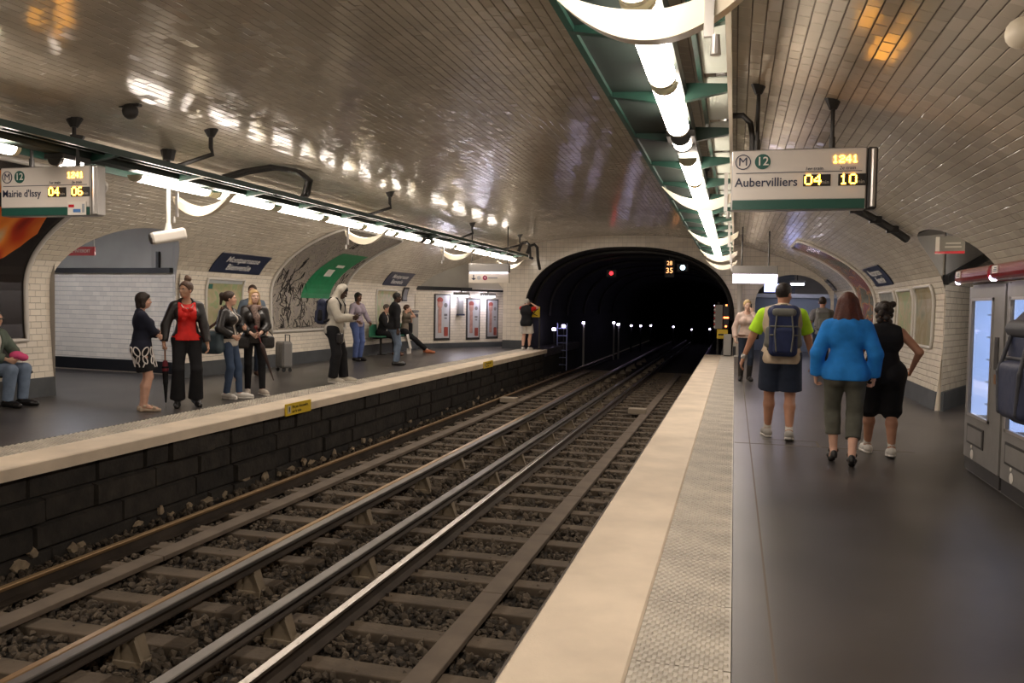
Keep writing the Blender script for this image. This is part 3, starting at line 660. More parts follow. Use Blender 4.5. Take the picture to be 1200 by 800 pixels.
# signs and equipment at the tunnel ends of both platforms
t = thing('warning_board', 'yellow board with black figure on the left edge of the tunnel mouth', 'sign', (-6.52, 27.22, 0))
mb = MB(); mb.cyl((.16, .05, 0), (.16, .05, 1.05), .03, n=8); mb.build('post', M_DARKMETAL, t)
mb = MB(); mb.rbox((0, 0, 1.27), (.36, .02, .36), .02, axis=1); mb.build('panel', M_YELLOW, t)
mb = MB()
for a, b in (((-.1, 1.36), (.02, 1.30)), ((.02, 1.30), (-.04, 1.2)), ((-.04, 1.2), (.1, 1.14)), ((.02, 1.30), (.12, 1.38)), ((-.12, 1.18), (-.04, 1.24))): mb.tube([(a[0], -.016, a[1]), (b[0], -.016, b[1])], .014, 6)
mb.build('pictogram', M_BLACK, t)
t = thing('tunnel_ladder', 'pale metal ladder and handrail inside the tunnel at the end of the left platform', 'ladder', (-6.35, 30.2, -.9))
mb = MB()
for x in (0, .36): mb.cyl((x, 0, 0), (x, 0, 1.75), .022, n=6)
mb.build('stile', mat('blue_steel', (.22, .25, .42), rough=.4), t)
for k in range(6): MB().cyl((0, 0, .2 + .27 * k), (.36, 0, .2 + .27 * k), .016, n=6).build('rung', MATS['blue_steel'], t)
for k, (x, lab) in enumerate(((-6.42, 'violet lamp over the tunnel ladder, left one'), (-6.12, 'violet lamp over the tunnel ladder, right one'))):
    l = thing('tunnel_lamp', lab, 'lamp', (x, 29.9 + .3 * k, .62 + .12 * k), group='lamps along the tunnel'); MB().rbox((0, 0, 0), (.13, .09, .10), .02).build('lamp_head', M_TLAMP, l); MB().cyl((0, .03, -1.6), (0, .03, 0), .018, n=6).build('post', M_DARKMETAL, l)
t = thing('signal_mast', 'striped red and white mast with grey panel and orange lights at the right tunnel edge', 'signal', (-.50, 27.6, -.9))
MB().cyl((0, .08, 0), (0, .08, 2.6), .04, n=8).build('pole', M_DARKMETAL, t)
MB().rbox((0, 0, 2.12), (.26, .06, .78), .02, axis=1).build('panel', mat('grey_panel', (.30, .29, .27), rough=.6), t)
for k in range(8): MB().box((-.12, -.04, 1.79 + k * .094), (.05, .02, .047)).build('stripe', M_RED if k % 2 else M_WHITE, t)
MB().rbox((.24, .1, 2.15), (.20, .14, .8), .02).build('light_box', M_BLACK, t)
for k, (z, w) in enumerate(((2.5, .05), (2.1, .16), (1.82, .06))): MB().box((.24, .025, z), (w, .02, .05)).build('signal_light', mat('orange_red_light', (1, .2, .05), emit=(1, .16, .04), estr=5), t)
t = thing('warning_board', 'yellow board with torn black lettering at the right tunnel edge', 'sign', (-.36, 27.25, 0))
MB().cyl((.05, .05, 0), (.05, .05, .55), .03, n=8).build('post', M_DARKMETAL, t)
MB().rbox((0, 0, .68), (.34, .02, .30), .02, axis=1).build('panel', M_YELLOW, t)
MB().box((-.04, -.014, .66), (.16, .006, .05)).build('pictogram', M_BLACK, t)
for k in range(6):
    l = thing('tunnel_lamp', 'tiny white lamp, %s in the row descending towards the striped mast' % ('lowest', 'second from the bottom', 'third from the bottom', 'third from the top', 'second from the top', 'topmost')[k], 'lamp', (-.38 - .11 * k + (.3 if k else 0) * 0, 33 + 1.6 * k, 1.12 + .10 * k), group='descending row of tiny tunnel lamps')
    MB().rbox((0, 0, 0), (.05, .05, .05), .01).build('lamp_head', M_TLAMP, l); MB().cyl((0, .02, 0), (.6, .02, 0), .012, n=5).build('bracket', M_SOOT, l)
# ------------------------------------------------------------------ lamp gantries
def gantry(x, mir, label, cres, smalls, hangers, ystart, yend, lens_ys):
    """mir = +1: long rail on the right (right platform); -1 mirrors it"""
    root = thing('lamp_gantry', label, 'light fixture', (x, 6, 2.9), world=True)
    X = lambda d: x + mir * d
    mb = MB(); mb.add([(X(a), y, z) for y in (ystart, yend) for a, z in ((-.10, 3.03), (.10, 3.03), (.115, 3.08), (.09, 3.16), (-.09, 3.16), (-.115, 3.08))], [(0, 1, 2, 3, 4, 5), (11, 10, 9, 8, 7, 6)] + [(i, (i + 1) % 6, 6 + (i + 1) % 6, 6 + i) for i in range(6)]); mb.build('spine', M_GREENP, root)
    # sloping green side panel
    mb = MB(); a, b = (X(-.11), 3.08), (X(-.44), 3.09)
    mb.add([(a[0], ystart, a[1]), (b[0], ystart, b[1]), (b[0], yend, b[1]), (a[0], yend, a[1]), (a[0], ystart, a[1] + .02), (b[0], ystart, b[1] + .02), (b[0], yend, b[1] + .02), (a[0], yend, a[1] + .02)],
           [(0, 1, 2, 3), (7, 6, 5, 4), (0, 4, 5, 1), (3, 2, 6, 7), (1, 5, 6, 2), (0, 3, 7, 4)])
    if mir > 0: mb.build('side_panel', M_GREENP, root)
    else: MB().bbox((X(-.29), ystart, 3.07), (X(-.26), yend, 3.11)).build('cable_rail', M_GREENP, root)
    MB().bbox((X(-.47), ystart, 3.06), (X(-.43), yend, 3.13)).build('edge_beam', M_GREEN, root)
    MB().bbox((X(.40), ystart, 3.02), (X(.43), yend, 3.10)).build('long_rail', M_CREAM if mir > 0 else M_GREEN, root)
    MB().bbox((X(.19), ystart, 3.14), (X(.22), yend, 3.20)).build('cable_channel', M_GREEN, root)
    n = int((yend - ystart) / 1.5)
    mbp = MB(); mbp.bbox((X(.23) - x, .03, .27), (X(.39) - x, 1.40, .28)); mep = new_mesh('frosted_panel', mbp.v, mbp.f, M_FROST)
    mebs = []
    for sgn, w in ((-1, .46), (1, .42)):
        p0, p1 = X(sgn * .10) - x, X(sgn * w) - x; mbb = MB()
        mbb.add([(p0, -.03, .06), (p1, -.03, .12), (p1, -.03, .17), (p0, -.03, .19), (p0, .03, .06), (p1, .03, .12), (p1, .03, .17), (p0, .03, .19)], [(0, 1, 2, 3), (7, 6, 5, 4), (0, 4, 5, 1), (1, 5, 6, 2), (2, 6, 7, 3), (3, 7, 4, 0)])
        mebs.append(new_mesh('bracket', mbb.v, mbb.f, M_GREEN))
    for k in range(n + 1):
        y = ystart + .2 + 1.5 * k
        for meb in mebs: o = link_obj('bracket', meb); place(o, root, loc=(x, y, 2.94))
        if mir > 0: o = link_obj('frosted_panel', mep); place(o, root, loc=(x, y, 2.9))
    # diffusers: half round lenses with milky ends
    def lens(L, r=.088):
        mb = MB(); n = 9; P = [(r * math.cos(t), -r * .85 * math.sin(t)) for t in np.linspace(0, math.pi, n)]
        V = [(a, y, b) for y in (0, L) for a, b in P]
        mb.add(V, [(i, i + 1, n + i + 1, n + i) for i in range(n - 1)]); return mb
    def end(ya, yb, r=.09):
        mb = MB(); n = 9; P = [(r * math.cos(t), -r * .87 * math.sin(t)) for t in np.linspace(0, math.pi, n)]
        V = [(a, y, b) for y in (ya, yb) for a, b in P]
        return mb.add(V, [(i, i + 1, n + i + 1, n + i) for i in range(n - 1)] + [tuple(range(n)), tuple(range(2 * n - 1, n - 1, -1))])
    def add_ends(o, L, m, r, cache={}):
        for ya, yb in ((-.05, 0.002), (L - .002, L + .05)):
            key = (ya, L, m.name)
            if key not in cache: q = end(ya, yb, r); cache[key] = new_mesh('lens_end', q.v, q.f, m)
            e = link_obj('lens_end', cache[key]); e.parent = o
    ml = lens(1.34); ml = new_mesh('lamp_lens', ml.v, ml.f, M_LAMP)
    for y in lens_ys:
        o = link_obj('lamp_lens', ml); place(o, root, loc=(x, y, 2.985)); add_ends(o, 1.34, M_LAMPEND, .09)
    for y in smalls:
        m1 = lens(.28, .08)
        o = m1.build('emergency_lens', M_LAMP, root); place(o, root, loc=(x, y, 2.97)); add_ends(o, .28, M_DARKMETAL, .085)
        MB().bbox((-.12, -.06, -.0), (.12, .34, .05)).build('housing', M_DARKMETAL, o)
    # cream crescents
    for y in cres:
        mb = MB(); n = 22; lo = []; hi = []
        for k in range(n + 1):
            u = -1 + 2 * k / n; xx = -.42 + .43 * u; zz = 2.63 + .22 * (u * u) - .05 * u * (1 if mir > 0 else 1) + .0
            th = .125 * (1 - .82 * max(0, -u) ** 1.6 - .25 * max(0, u) ** 3)
            lo.append((xx, zz)); hi.append((xx + .02 * u, zz + th))
        V = []; dep = .14
        for (a, b), (c, d) in zip(lo, hi): V += [(X(a + .49 - .0) if mir > 0 else X(a + .40), y, b), (X(c + .49) if mir > 0 else X(c + .40), y, d), (X(a + .49) if mir > 0 else X(a + .40), y + dep, b + .02), (X(c + .49) if mir > 0 else X(c + .40), y + dep, d + .02)]
        F = []
        for k in range(n):
            i = 4 * k; F += [(i, i + 4, i + 5, i + 1), (i + 1, i + 5, i + 7, i + 3), (i + 3, i + 7, i + 6, i + 2), (i + 2, i + 6, i + 4, i)]
        F += [(0, 1, 3, 2), (4 * n, 4 * n + 2, 4 * n + 3, 4 * n + 1)]
        mb.add(V, F); c = mb.build('crescent', M_CREAM, root)
        mb = MB(); mb.bbox((X(.335), y - .02, 2.62), (X(.375), y + .0, 3.06)); mb.cyl((X(.385), y - .03, 2.62), (X(.385), y - .03, 2.54), .016, .022, n=10); mb.build('crescent_hanger', M_ALU, c)
    for k, (hx, hy, hz, bent) in enumerate(hangers):
        mb = MB()
        if bent: mb.tube([(x, hy, 3.17), (x + (hx - x) * .3, hy, 3.2), (hx - .03 * mir, hy, 3.32), (hx, hy, 3.40), (hx, hy, hz)], .028, 8)
        else: mb.cyl((hx, hy, 3.12), (hx, hy, hz), .022, n=8)
        mb.cyl((hx, hy, hz - .09), (hx, hy, hz + .02), .04, .10, n=10)
        mb.build('hanger', M_DARKMETAL, root)
    return root
RL = [-8.2 + 1.5 * k for k in range(0, 6)] + [.9, 2.55, 4.07, 5.62, 8.02 + .45, 10.0, 11.5, 13.0, 14.5, 16.0, 17.5, 19.0, 20.5, 22.0, 23.5]
gantry(-.49, 1, 'green lamp gantry with lit diffusers and cream crescents above the right platform', (3.55, 9.9, 15.6, 20.8, 25.0), (7.32,), [(-.45, -4, 3.56, False), (-.45, 12.3, 3.56, False), (-.45, 18.5, 3.56, False), (-.45, 23.5, 3.56, False)], -9, 25.4, RL)
LL = [-8.2 + 1.5 * k for k in range(0, 5)] + [.3, 1.85, 3.4, 5.38, 8.52, 10.12, 11.70, 13.28, 14.85, 16.4, 18.6, 20.2, 21.75, 23.3, 24.8]
gantry(-7.0, -1, 'green lamp gantry with lit diffusers and cream crescents above the left platform', (9.75, 14.9, 20.4, 25.6), (7.32, 18.0), [(-7.14, 7.7, 3.48, False), (-6.38, 9.1, 3.62, True), (-6.43, 14.78, 3.61, True), (-6.58, 20.4, 3.59, True), (-6.35, 24.4, 3.63, True), (-7.1, -3, 3.49, False)], -9, 26.3, LL)
# ------------------------------------------------------------------ pipes, cameras, speaker
def top_mesh(mb, name, mt, label, cat, group=None, smooth=False): return tag(mb.build(name, mt, None, smooth), label, cat, group)
mb = MB()
for dy in (0, .12): mb.tube([(-6.95, 10.2 + dy, 3.22), (-6.9, 10.6 + dy, 3.36), (-6.75, 11.1 + dy, 3.50), (-6.62, 11.6 + dy, 3.52), (-6.62, 11.95 + dy, 3.44), (-6.75, 12.1 + dy, 3.25), (-6.8, 12.1 + dy, 3.17)], .035, 7)
top_mesh(mb, 'conduit', M_DARKMETAL, 'pair of dark bent conduits arching over the left lamp gantry', 'pipe')
for k, (yy, lab) in enumerate(((25.6, 'dark looped conduit at the far end of the left lamp gantry'), (26.7, 'dark looped conduit between the left gantry and the tunnel mouth'))):
    mb = MB(); mb.tube([(-6.7, yy, 3.2), (-6.6, yy, 3.45), (-6.45, yy, 3.5), (-6.35, yy, 3.4), (-6.32, yy, 3.0), (-6.32, yy + .3, 2.7 if k else 3.0)], .05, 7); top_mesh(mb, 'conduit', M_DARKMETAL, lab, 'pipe')
t = thing('security_camera', 'white security camera hanging on a rod under the left lamp row', 'camera', (-7.23, 9.4, 2.3))
mb = MB(); mb.cyl((0, 0, .12), (0, 0, .80), .026, n=10); mb.cyl((0, 0, .10), (0, 0, .2), .05, .03, n=10); mb.build('rod', M_WHITE, t)
mb = MB(); mb.cyl((0, 0, .80), (0, 0, 1.08), .026, n=10); mb.cyl((0, 0, 1.02), (0, 0, 1.155), .07, .10, n=10); mb.build('upper_rod', M_DARKMETAL, t)
rot = Euler((R_(13), 0, R_(-40))).to_matrix()
mb = MB(); mb.rbox((0, 0, .03), (.17, .44, .16), .04, rot=rot, axis=1); mb.build('camera_housing', M_WHITE, t)
mb = MB(); mb.cyl(rot @ Vector((0, -.2, .0)) + Vector((0, 0, .03)), rot @ Vector((0, -.232, .0)) + Vector((0, 0, .03)), .066, n=14); mb.build('lens', M_BLACK, t)
t = thing('ceiling_speaker', 'small dark dome on the brown vault above the left platform', 'speaker', (-6.42, 7.72, 3.50)); mb = MB(); mb.ball((0, 0, .04), (.085, .085, .09)); mb.build('dome', M_DARKMETAL, t, True)
MB().box((0, 0, .10), (.26, .05, .03)).build('bracket', M_DARKMETAL, t)
# ------------------------------------------------------------------ signs
def dot_digits(s, x, z, pitch, parent, y=-.004, name='led_digit'):
    G = {'0': '01110 10001 10011 10101 11001 10001 01110', '1': '00100 01100 00100 00100 00100 00100 01110', '2': '01110 10001 00001 00110 01000 10000 11111', '4': '00010 00110 01010 10010 11111 00010 00010', '6': '01110 10000 10000 11110 10001 10001 01110'}
    G['0'] = '01110 10001 10001 10001 10001 10001 01110'
    r = pitch * .46
    for i, ch in enumerate(s):
        mb = MB()
        for j, row in enumerate(G[ch].split()):
            for k, b in enumerate(row):
                if b == '1': mb.box((x + (i * 6 + k) * pitch, y, z - j * pitch), (2 * r, .004, 2 * r))
        mb.build(name, M_LED, parent)
def train_sign(loc, w, h, dest, times, label, hang, sticker):
    t = thing('train_indicator', label, 'sign', loc)
    MB().rbox((w / 2, .07, h / 2), (w, .13, h), .012, axis=1).build('case', M_ALU, t)
    MB().box((w / 2, .002, h * .58), (w - .025, .006, h * .80)).build('face', M_SIGNFACE, t)
    MB().box((w / 2, .001, h * .09), (w - .025, .006, h * .155)).build('green_band', M_SIGNGREEN, t)
    MB().box((w / 2, -.003, h * .615), (w - .08, .003, .006)).build('rule', M_INK, t)
    F = lambda x, z: frame((x, -.004, z), (1, 0, 0), (0, 0, 1))
    mb = MB(); n = 32; r1, r2 = .066, .058; c = (.095, h * .80)
    V = [(c[0] + r * math.cos(2 * math.pi * k / n), y, c[1] + r * math.sin(2 * math.pi * k / n)) for r, y in ((r1, -.002), (r1, -.006), (r2, -.006), (r2, -.002)) for k in range(n)]
    mb.add(V, [(a * n + k, ((a + 1) % 4) * n + k, ((a + 1) % 4) * n + (k + 1) % n, a * n + (k + 1) % n) for a in range(4) for k in range(n)]); mb.build('metro_ring', M_INK, t)
    text('M', .105, M_INK, t, F(.095, h * .80), 'metro_letter', 'CENTER', bold=.0)
    MB().cyl((.26, -.006, h * .80), (.26, 0, h * .80), .066, n=32).build('line_disc', mat('line_disc_green', (.015, .095, .075), rough=.4), t)
    text('12', .105, M_WHITE, t, frame((.26, -.008, h * .80), (1, 0, 0), (0, 0, 1)), 'line_number', 'CENTER', bold=.001)
    text(dest, .108, M_INK, t, F(.03, h * .455), 'destination', 'LEFT', bold=.0012, sx=.95 if len(dest) > 12 else .93)
    text('1er train', .042, M_INK, t, F(w * .55, h * .665), 'caption', shear=.2); text('2e train', .042, M_INK, t, F(w * .80, h * .665), 'caption', shear=.2)
    for k, tx in enumerate(times):
        x = w * (.545 + .255 * k)
        MB().box((x + w * .095, -.003, h * .475), (w * .20, .005, h * .19)).build('display', M_BLACK, t)
        dot_digits(tx, x + .012, h * .475 + .042, .0125, t, -.009)
        text('min', .045, mat('dim_min', (.45, .42, .38)), t, frame((x + w * .125, -.007, h * .44), (1, 0, 0), (0, 0, 1)), 'caption')
    dot_digits('1241', w * .755, h * .80 + .033, .0088, t, -.004, 'clock_digit')
    MB().rbox((w + .045, .07, h / 2), (.085, .12, h), .02).build('end_post', M_DARKMETAL if not sticker else M_ALU, t)
    MB().cyl((w + .05, .004, .02), (w + .05, .004, h - .02), .022, n=10).build('end_trim', M_ALU, t)
    if sticker:
        s = MB().box((w * .86, -.006, .075), (w * .20, .004, .14)).build('sticker', M_WHITE, t)
        MB().box((w * .80, -.009, .10), (w * .06, .003, .03)).build('sticker_print', M_RED, s); MB().box((w * .86, -.009, .05), (w * .08, .003, .035)).build('sticker_print', mat('sticker_blue', (.06, .18, .45)), s)
        MB().box((w * .93, -.009, .075), (.03, .003, .09)).build('sticker_print', mat('sticker_grey', (.3, .33, .36)), s)
    for hx, hz in hang:
        mb = MB(); mb.cyl((hx, .07, h), (hx, .07, hz - loc[2]), .017, n=8); mb.cyl((hx, .07, h), (hx, .07, h + .1), .026, n=8); mb.cyl((hx, .07, hz - loc[2] - .08), (hx, .07, hz - loc[2] + .02), .03, .075, n=8); mb.build('hanger_rod', M_DARKMETAL, t)
    return t
train_sign((-.06, 7.6, 2.37), 1.11, .525, 'Aubervilliers', ('04', '10'), 'train indicator over the right platform reading Aubervilliers 04 and 10', ((.21, 3.47), (.83, 3.31)), False)
train_sign((-7.74, 7.3, 2.37), 1.17, .525, "Mairie d'Issy", ('04', '06'), "train indicator at the left edge reading Mairie d'Issy 04 and 06", ((.35, 3.2), (.95, 3.2)), True)
mb = MB(); mb.tube([(-.12, 7.7, 3.2), (-.08, 7.7, 3.22), (.02, 7.7, 3.22), (.09, 7.7, 3.15), (.11, 7.7, 3.02), (.11, 7.7, 2.9)], .026, 8)
top_mesh(mb, 'conduit', M_DARKMETAL, 'dark bent conduit feeding the Aubervilliers indicator', 'pipe')
# black cable tray over the right vault
mb = MB(); pts = [(.85, 12.35), (1.2, 12.5), (1.5, 12.62), (1.8, 12.76), (2.08, 12.9), (2.3, 13.0), (2.42, 13.05)]
half = len(PS) // 2
def s_of_x(x): return float(np.interp(x, prof[half:, 0][:-3], PS[half:][:-3]))
path = [vmap(y, s_of_x(min(x, 2.95)), .075) for x, y in pts]
mb.tube(path, .055, 6)
for i in range(0, 5): mb.box(path[i] * .5 + path[i + 1] * .5, (.16, .10, .10))
top_mesh(mb, 'cable_run', M_BLACK, 'black cable run crossing the right vault behind the train indicator', 'cable')
t = thing('ceiling_fixture', 'beige rounded fixture with red face hanging from the vault in the top right corner', 'fixture', (1.28, 4.55, 2.86))
rot = Matrix.Rotation(R_(-24), 3, 'Y'); MB().cyl((.02, 0, .0), (.62, 0, .06), .075, n=14).ball((.02, 0, 0), .075).build('cover', M_CREAM, t, True); MB().rbox((.36, .02, -.10), (.44, .10, .10), .02).build('red_face', M_RED, t); MB().cyl((.40, 0, .06), (.40, 0, .38), .02, n=6).build('hanger', M_DARKMETAL, t)
# hanging exit sign in the right passage
t = thing('hanging_sign', 'grey hanging sign with red lower edge at the mouth of the right passage', 'sign', (2.80, 12.45, 2.30))
rot = Matrix.Rotation(R_(-14), 4, 'Z')
o = MB().box((0, 0, .12), (.36, .03, .24)).build('panel', mat('grey_sign_panel', (.20, .19, .17), rough=.5), t); o.matrix_basis = rot
o = MB().box((0, -.018, .015), (.36, .008, .035)).build('red_strip', M_RED, t); o.matrix_basis = rot
o = MB().box((-.15, -.018, .12), (.05, .006, .22)).build('pictogram', M_WHITE, t); o.matrix_basis = rot
o = MB().box((.04, -.018, .14), (.18, .006, .02)).box((.04, -.018, .09), (.20, .006, .02)).build('print', mat('pale_print', (.5, .48, .42)), t); o.matrix_basis = rot
for hx in (-.05, .17): o = MB().cyl((hx, 0, .24), (hx, 0, .38), .012, n=6).build('hanger', M_DARKMETAL, t); o.matrix_basis = rot
t = thing('no_entry_sign', 'red PASSAGE INTERDIT sign hanging in the left passage', 'sign', (-10.75, 11.6, 2.20))
MB().box((0, 0, .08), (.80, .02, .15)).build('panel', M_RED, t)
text('PASSAGE INTERDIT', .078, M_WHITE, t, frame((0, -.012, .08), (1, 0, 0), (0, 0, 1)), align='CENTER', sx=.92)
for hg in (((.38, 0, .15), (.38, 0, .70), .01), ((-.38, 0, .15), (-.38, 0, .70), .01)): MB().cyl(*hg, n=6).build('hanger', M_ALU, t)
# lit direction signs
M_LIT = mat('lit_sign_face', (1, 1, 1), emit=(.88, .78, 1.0), estr=5)
t = thing('light_box_sign', 'lit white box sign with dark hood at the far end of the right platform', 'sign', (.43, 20, 2.10))
MB().rbox((0, .08, .30), (1.01, .16, .20), .015, axis=1).build('hood', M_GREYMETAL, t); MB().box((0, .08, .10), (.99, .14, .20)).build('lit_face', M_LIT, t)
for hg in (((-.3, .08, .4), (-.3, .08, 1.3), .018), ((.3, .08, .4), (.3, .08, 1.2), .018)): MB().cyl(*hg, n=6).build('hanger', M_DARKMETAL, t)
t = thing('direction_sign', 'lit direction sign with arrow and red line disc over the left lobby', 'sign', (-6.39, 21.3, 2.08))
MB().rbox((0, .08, .39), (1.12, .18, .24), .015, axis=1).build('hood', M_GREYMETAL, t); MB().box((0, -.012, .265), (1.06, .02, .022)).build('tube', M_LIT, t)
MB().box((0, .06, .12), (1.12, .12, .25)).build('face', mat('cream_sign', (.66, .60, .52)), t)
MB().box((-.42, -.002, .15), (.03, .006, .12)).add([(-.49, -.005, .12), (-.35, -.005, .12), (-.42, -.005, .06), (-.49, 0, .12), (-.35, 0, .12), (-.42, 0, .06)], [(0, 2, 1), (0, 1, 4, 3), (1, 2, 5, 4), (2, 0, 3, 5)]).build('arrow', M_INK, t)
MB().cyl((-.10, -.006, .13), (-.10, 0, .13), .065, n=20).build('line_disc', mat('plum_disc', (.30, .02, .08)), t)
text('4', .09, M_WHITE, t, frame((-.10, -.009, .13), (1, 0, 0), (0, 0, 1)), 'line_number', 'CENTER')
MB().cyl((-.27, -.005, .13), (-.27, 0, .13), .055, n=20).build('exit_disc', mat('pale_disc', (.42, .42, .44)), t); MB().box((.12, -.003, .13), (.26, .004, .03)).build('print', mat('grey_print', (.25, .25, .28)), t)
for hg in (((-.5, .08, .5), (-.5, .08, 1.5), .016), ((.5, .08, .5), (.5, .08, 1.5), .016)): MB().cyl(*hg, n=6).build('hanger', M_DARKMETAL, t)
# patches that follow the vault
def vpatch(name, y0, y1, s0, s1, h0, h1, mt, parent=None, ny=2, ns=10, outline=None):
    """curved slab following the vault between heights h0 and h1"""
    s = np.linspace(s0, s1, ns); y = np.linspace(y0, y1, ny); V = []
    for h in (h0, h1):
        for a in y: V.append(vmap(np.full(ns, a), s, h))
    V = np.concatenate(V); F = []; n = ny * ns
    for i in range(ny - 1):
        for j in range(ns - 1):
            a = i * ns + j; F += [(n + a, n + a + 1, n + a + ns + 1, n + a + ns), (a, a + ns, a + ns + 1, a + 1)]
    rim = [j for j in range(ns)] + [i * ns + ns - 1 for i in range(1, ny)] + [(ny - 1) * ns + j for j in range(ns - 2, -1, -1)] + [i * ns for i in range(ny - 2, 0, -1)]
    for a, b in zip(rim, rim[1:] + rim[:1]): F.append((a, b, n + b, n + a))
    return link_mesh(name, V, F, mt, parent)
def varch(name, poly, h, mt, parent=None, step=.12):
    """panel filling a convex outline drawn on the vault"""
    P = np.asarray(poly); Q = cells(P[:, 0].min(), P[:, 0].max(), P[:, 1].min(), P[:, 1].max(), step, step, 0.)
    pl, pt = clip_cells(Q, (), ccw(poly)); V, F = grout_geo(pl, pt, lambda a, b, z: vmap(a, b, z + h))
    return link_mesh(name, V, F, mt, parent)
def vline(name, pts, r, mt, parent, h=.03, closed=True):
    pts = list(pts) + ([pts[0]] if closed else []); q = [pts[0]]
    for (a, b), (c, d) in zip(pts, pts[1:]):
        m = max(1, int(math.hypot(c - a, d - b) / .14)); q += [(a + (c - a) * i / m, b + (d - b) * i / m) for i in range(1, m + 1)]
    P = [vmap(a, b, h) for a, b in q]
    mb = MB(); mb.tube(P, r, 6); return mb.build(name, mt, parent, True)
def arch_out(ya, yb, z0, z1, zs, right=False, p=2.2, n=40):
    cy, a = (ya + yb) / 2, (yb - ya) / 2; s0, ss_, s1 = s_at_z(z0), s_at_z(zs), s_top(z1)
    pts = [(ya, s0), (yb, s0)] + [(cy + a * math.copysign(abs(math.cos(t)) ** (2 / p), math.cos(t)), ss_ + (s1 - ss_) * abs(math.sin(t)) ** (2 / p)) for t in np.linspace(0, math.pi, n)]
    if right: pts = [(y, STOT - s) for y, s in pts]
    return ccw(pts)
def s_top(z): return s_at_z(z)
M_FRAME = mat('white_poster_frame', (.60, .57, .52), rough=.3)
def mural(label, poly, m_face, h=.012, frame_m=M_FRAME, r=.035):
    c = poly.mean(0); b = vmap(c[0], poly[:, 1].min() if c[1] < STOT / 2 else poly[:, 1].max())
    t = thing('curved_poster', label, 'poster', tuple(b), world=True)
    varch('poster_sheet', poly, h, m_face, t); vline('frame', [tuple(p) for p in poly], r, frame_m, t); return t
# big dark poster on the far left, with an orange bottle shape
pA = arch_out(3.6, 9.93, .86, 3.15, 1.3, p=10.)
tA = mural('curved black poster with orange and red glowing shapes at the far left', pA, mat('poster_black', (.012, .009, .008), rough=.25))
mo = ramp_mat('orange_glow_print', 'noise', 1.1, [(.28, (.10, .004, .002)), (.45, (.42, .035, .008)), (.6, (.75, .22, .03)), (.75, (.55, .45, .25))], rough=.25, detail=1, stretch=(1, 2.2, 1))
zy = lambda P: ccw([(y, s_at_z(z)) for y, z in P])
varch('poster_print', zy([(8.0, 1.70), (8.9, 1.78), (9.46, 2.06), (9.62, 2.22), (9.74, 2.42), (9.6, 2.66), (9.2, 2.78), (8.4, 2.6)]), .020, mo, tA, .06)
varch('poster_print', zy([(7.6, 2.75), (9.0, 2.88), (9.3, 3.0), (8.6, 3.08), (7.6, 3.0)]), .020, mo, tA, .06)
varch('poster_print', ccw([(9.2 + .16 * math.cos(t), s_at_z(1.88) + .14 * math.sin(t)) for t in np.linspace(0, 2 * math.pi, 20)[:-1]]), .024, mat('poster_grey', (.10, .09, .08), rough=.25), tA, .04)
# graffiti panel with green sheet
pB = arch_out(16.6, 20.25, .80, 3.16, 1.5, p=10.)
gm = ramp_mat('scribbled_paper', 'noise', 2.6, [(.40, (.30, .27, .22)), (.485, (.34, .30, .25)), (.497, (.02, .018, .018)), (.512, (.03, .03, .03)), (.525, (.33, .29, .24)), (.60, (.25, .22, .20))], rough=.5, detail=3, dist=2.4)
tB = mural('curved grey poster board covered with black graffiti scribbles and a green sheet', pB, gm)
varch('green_sheet', ccw([(17.95, s_at_z(1.58)), (19.4, s_at_z(1.58)), (20.0, s_at_z(2.70)), (18.55, s_at_z(2.70))]), .022, mat('green_sheet', (.012, .20, .075), rough=.4, var=.15), tB)
vpatch('paper_scrap', 18.75, 19.1, s_at_z(2.15), s_at_z(2.32), .026, .03, M_WHITE, tB); vpatch('paper_scrap', 19.0, 19.4, s_at_z(2.38), s_at_z(2.44), .026, .03, M_WHITE, tB)
mg = mat('marker_ink', (.018, .016, .016), rough=.5); rg = random.Random(5)
for grp in range(26):
    y0 = rg.choice((rg.uniform(16.85, 17.9), rg.uniform(16.9, 18.3), rg.uniform(17.6, 19.9))); z0 = rg.uniform(.95, 2.3) if y0 < 18.1 else rg.uniform(.95, 1.45)
    mb = MB(); y, z = y0, z0; pts = []
    for k in range(rg.randint(9, 18)):
        y = min(20.1, max(16.7, y + rg.gauss(.01, .085))); z = min(2.75, max(.88, z + rg.gauss(0, .11))); pts.append(vmap(y, s_at_z(z), .014))
    mb.tube(pts, rg.uniform(.006, .014), 4); mb.build('graffiti_tag', mg, tB)
for y, z, h in ((18.6, 2.9, .2), (19.9, 2.1, .3), (20.0, 2.5, .25), (19.6, 1.3, .3)):
    mb = MB(); mb.tube([vmap(y + .12 * math.cos(t), s_at_z(z + h * .5 * math.sin(t * 2 + .4)), .014) for t in np.linspace(0, 6, 14)], .008, 4); mb.build('graffiti_tag', mg, tB)
# right mural
pC = arch_out(20.1, 22.7, .9, 3.12, 1.4, True, p=10.)
cm = ramp_mat('colourful_print', 'noise', 1.6, [(.30, (.05, .045, .04)), (.42, (.26, .05, .03)), (.52, (.35, .20, .10)), (.6, (.09, .12, .06)), (.72, (.40, .25, .12))], rough=.25, detail=3, dist=1.5, stretch=(1, .5, 1))
mural('curved colourful red and brown mural beyond the wall maps on the right', pC, cm)
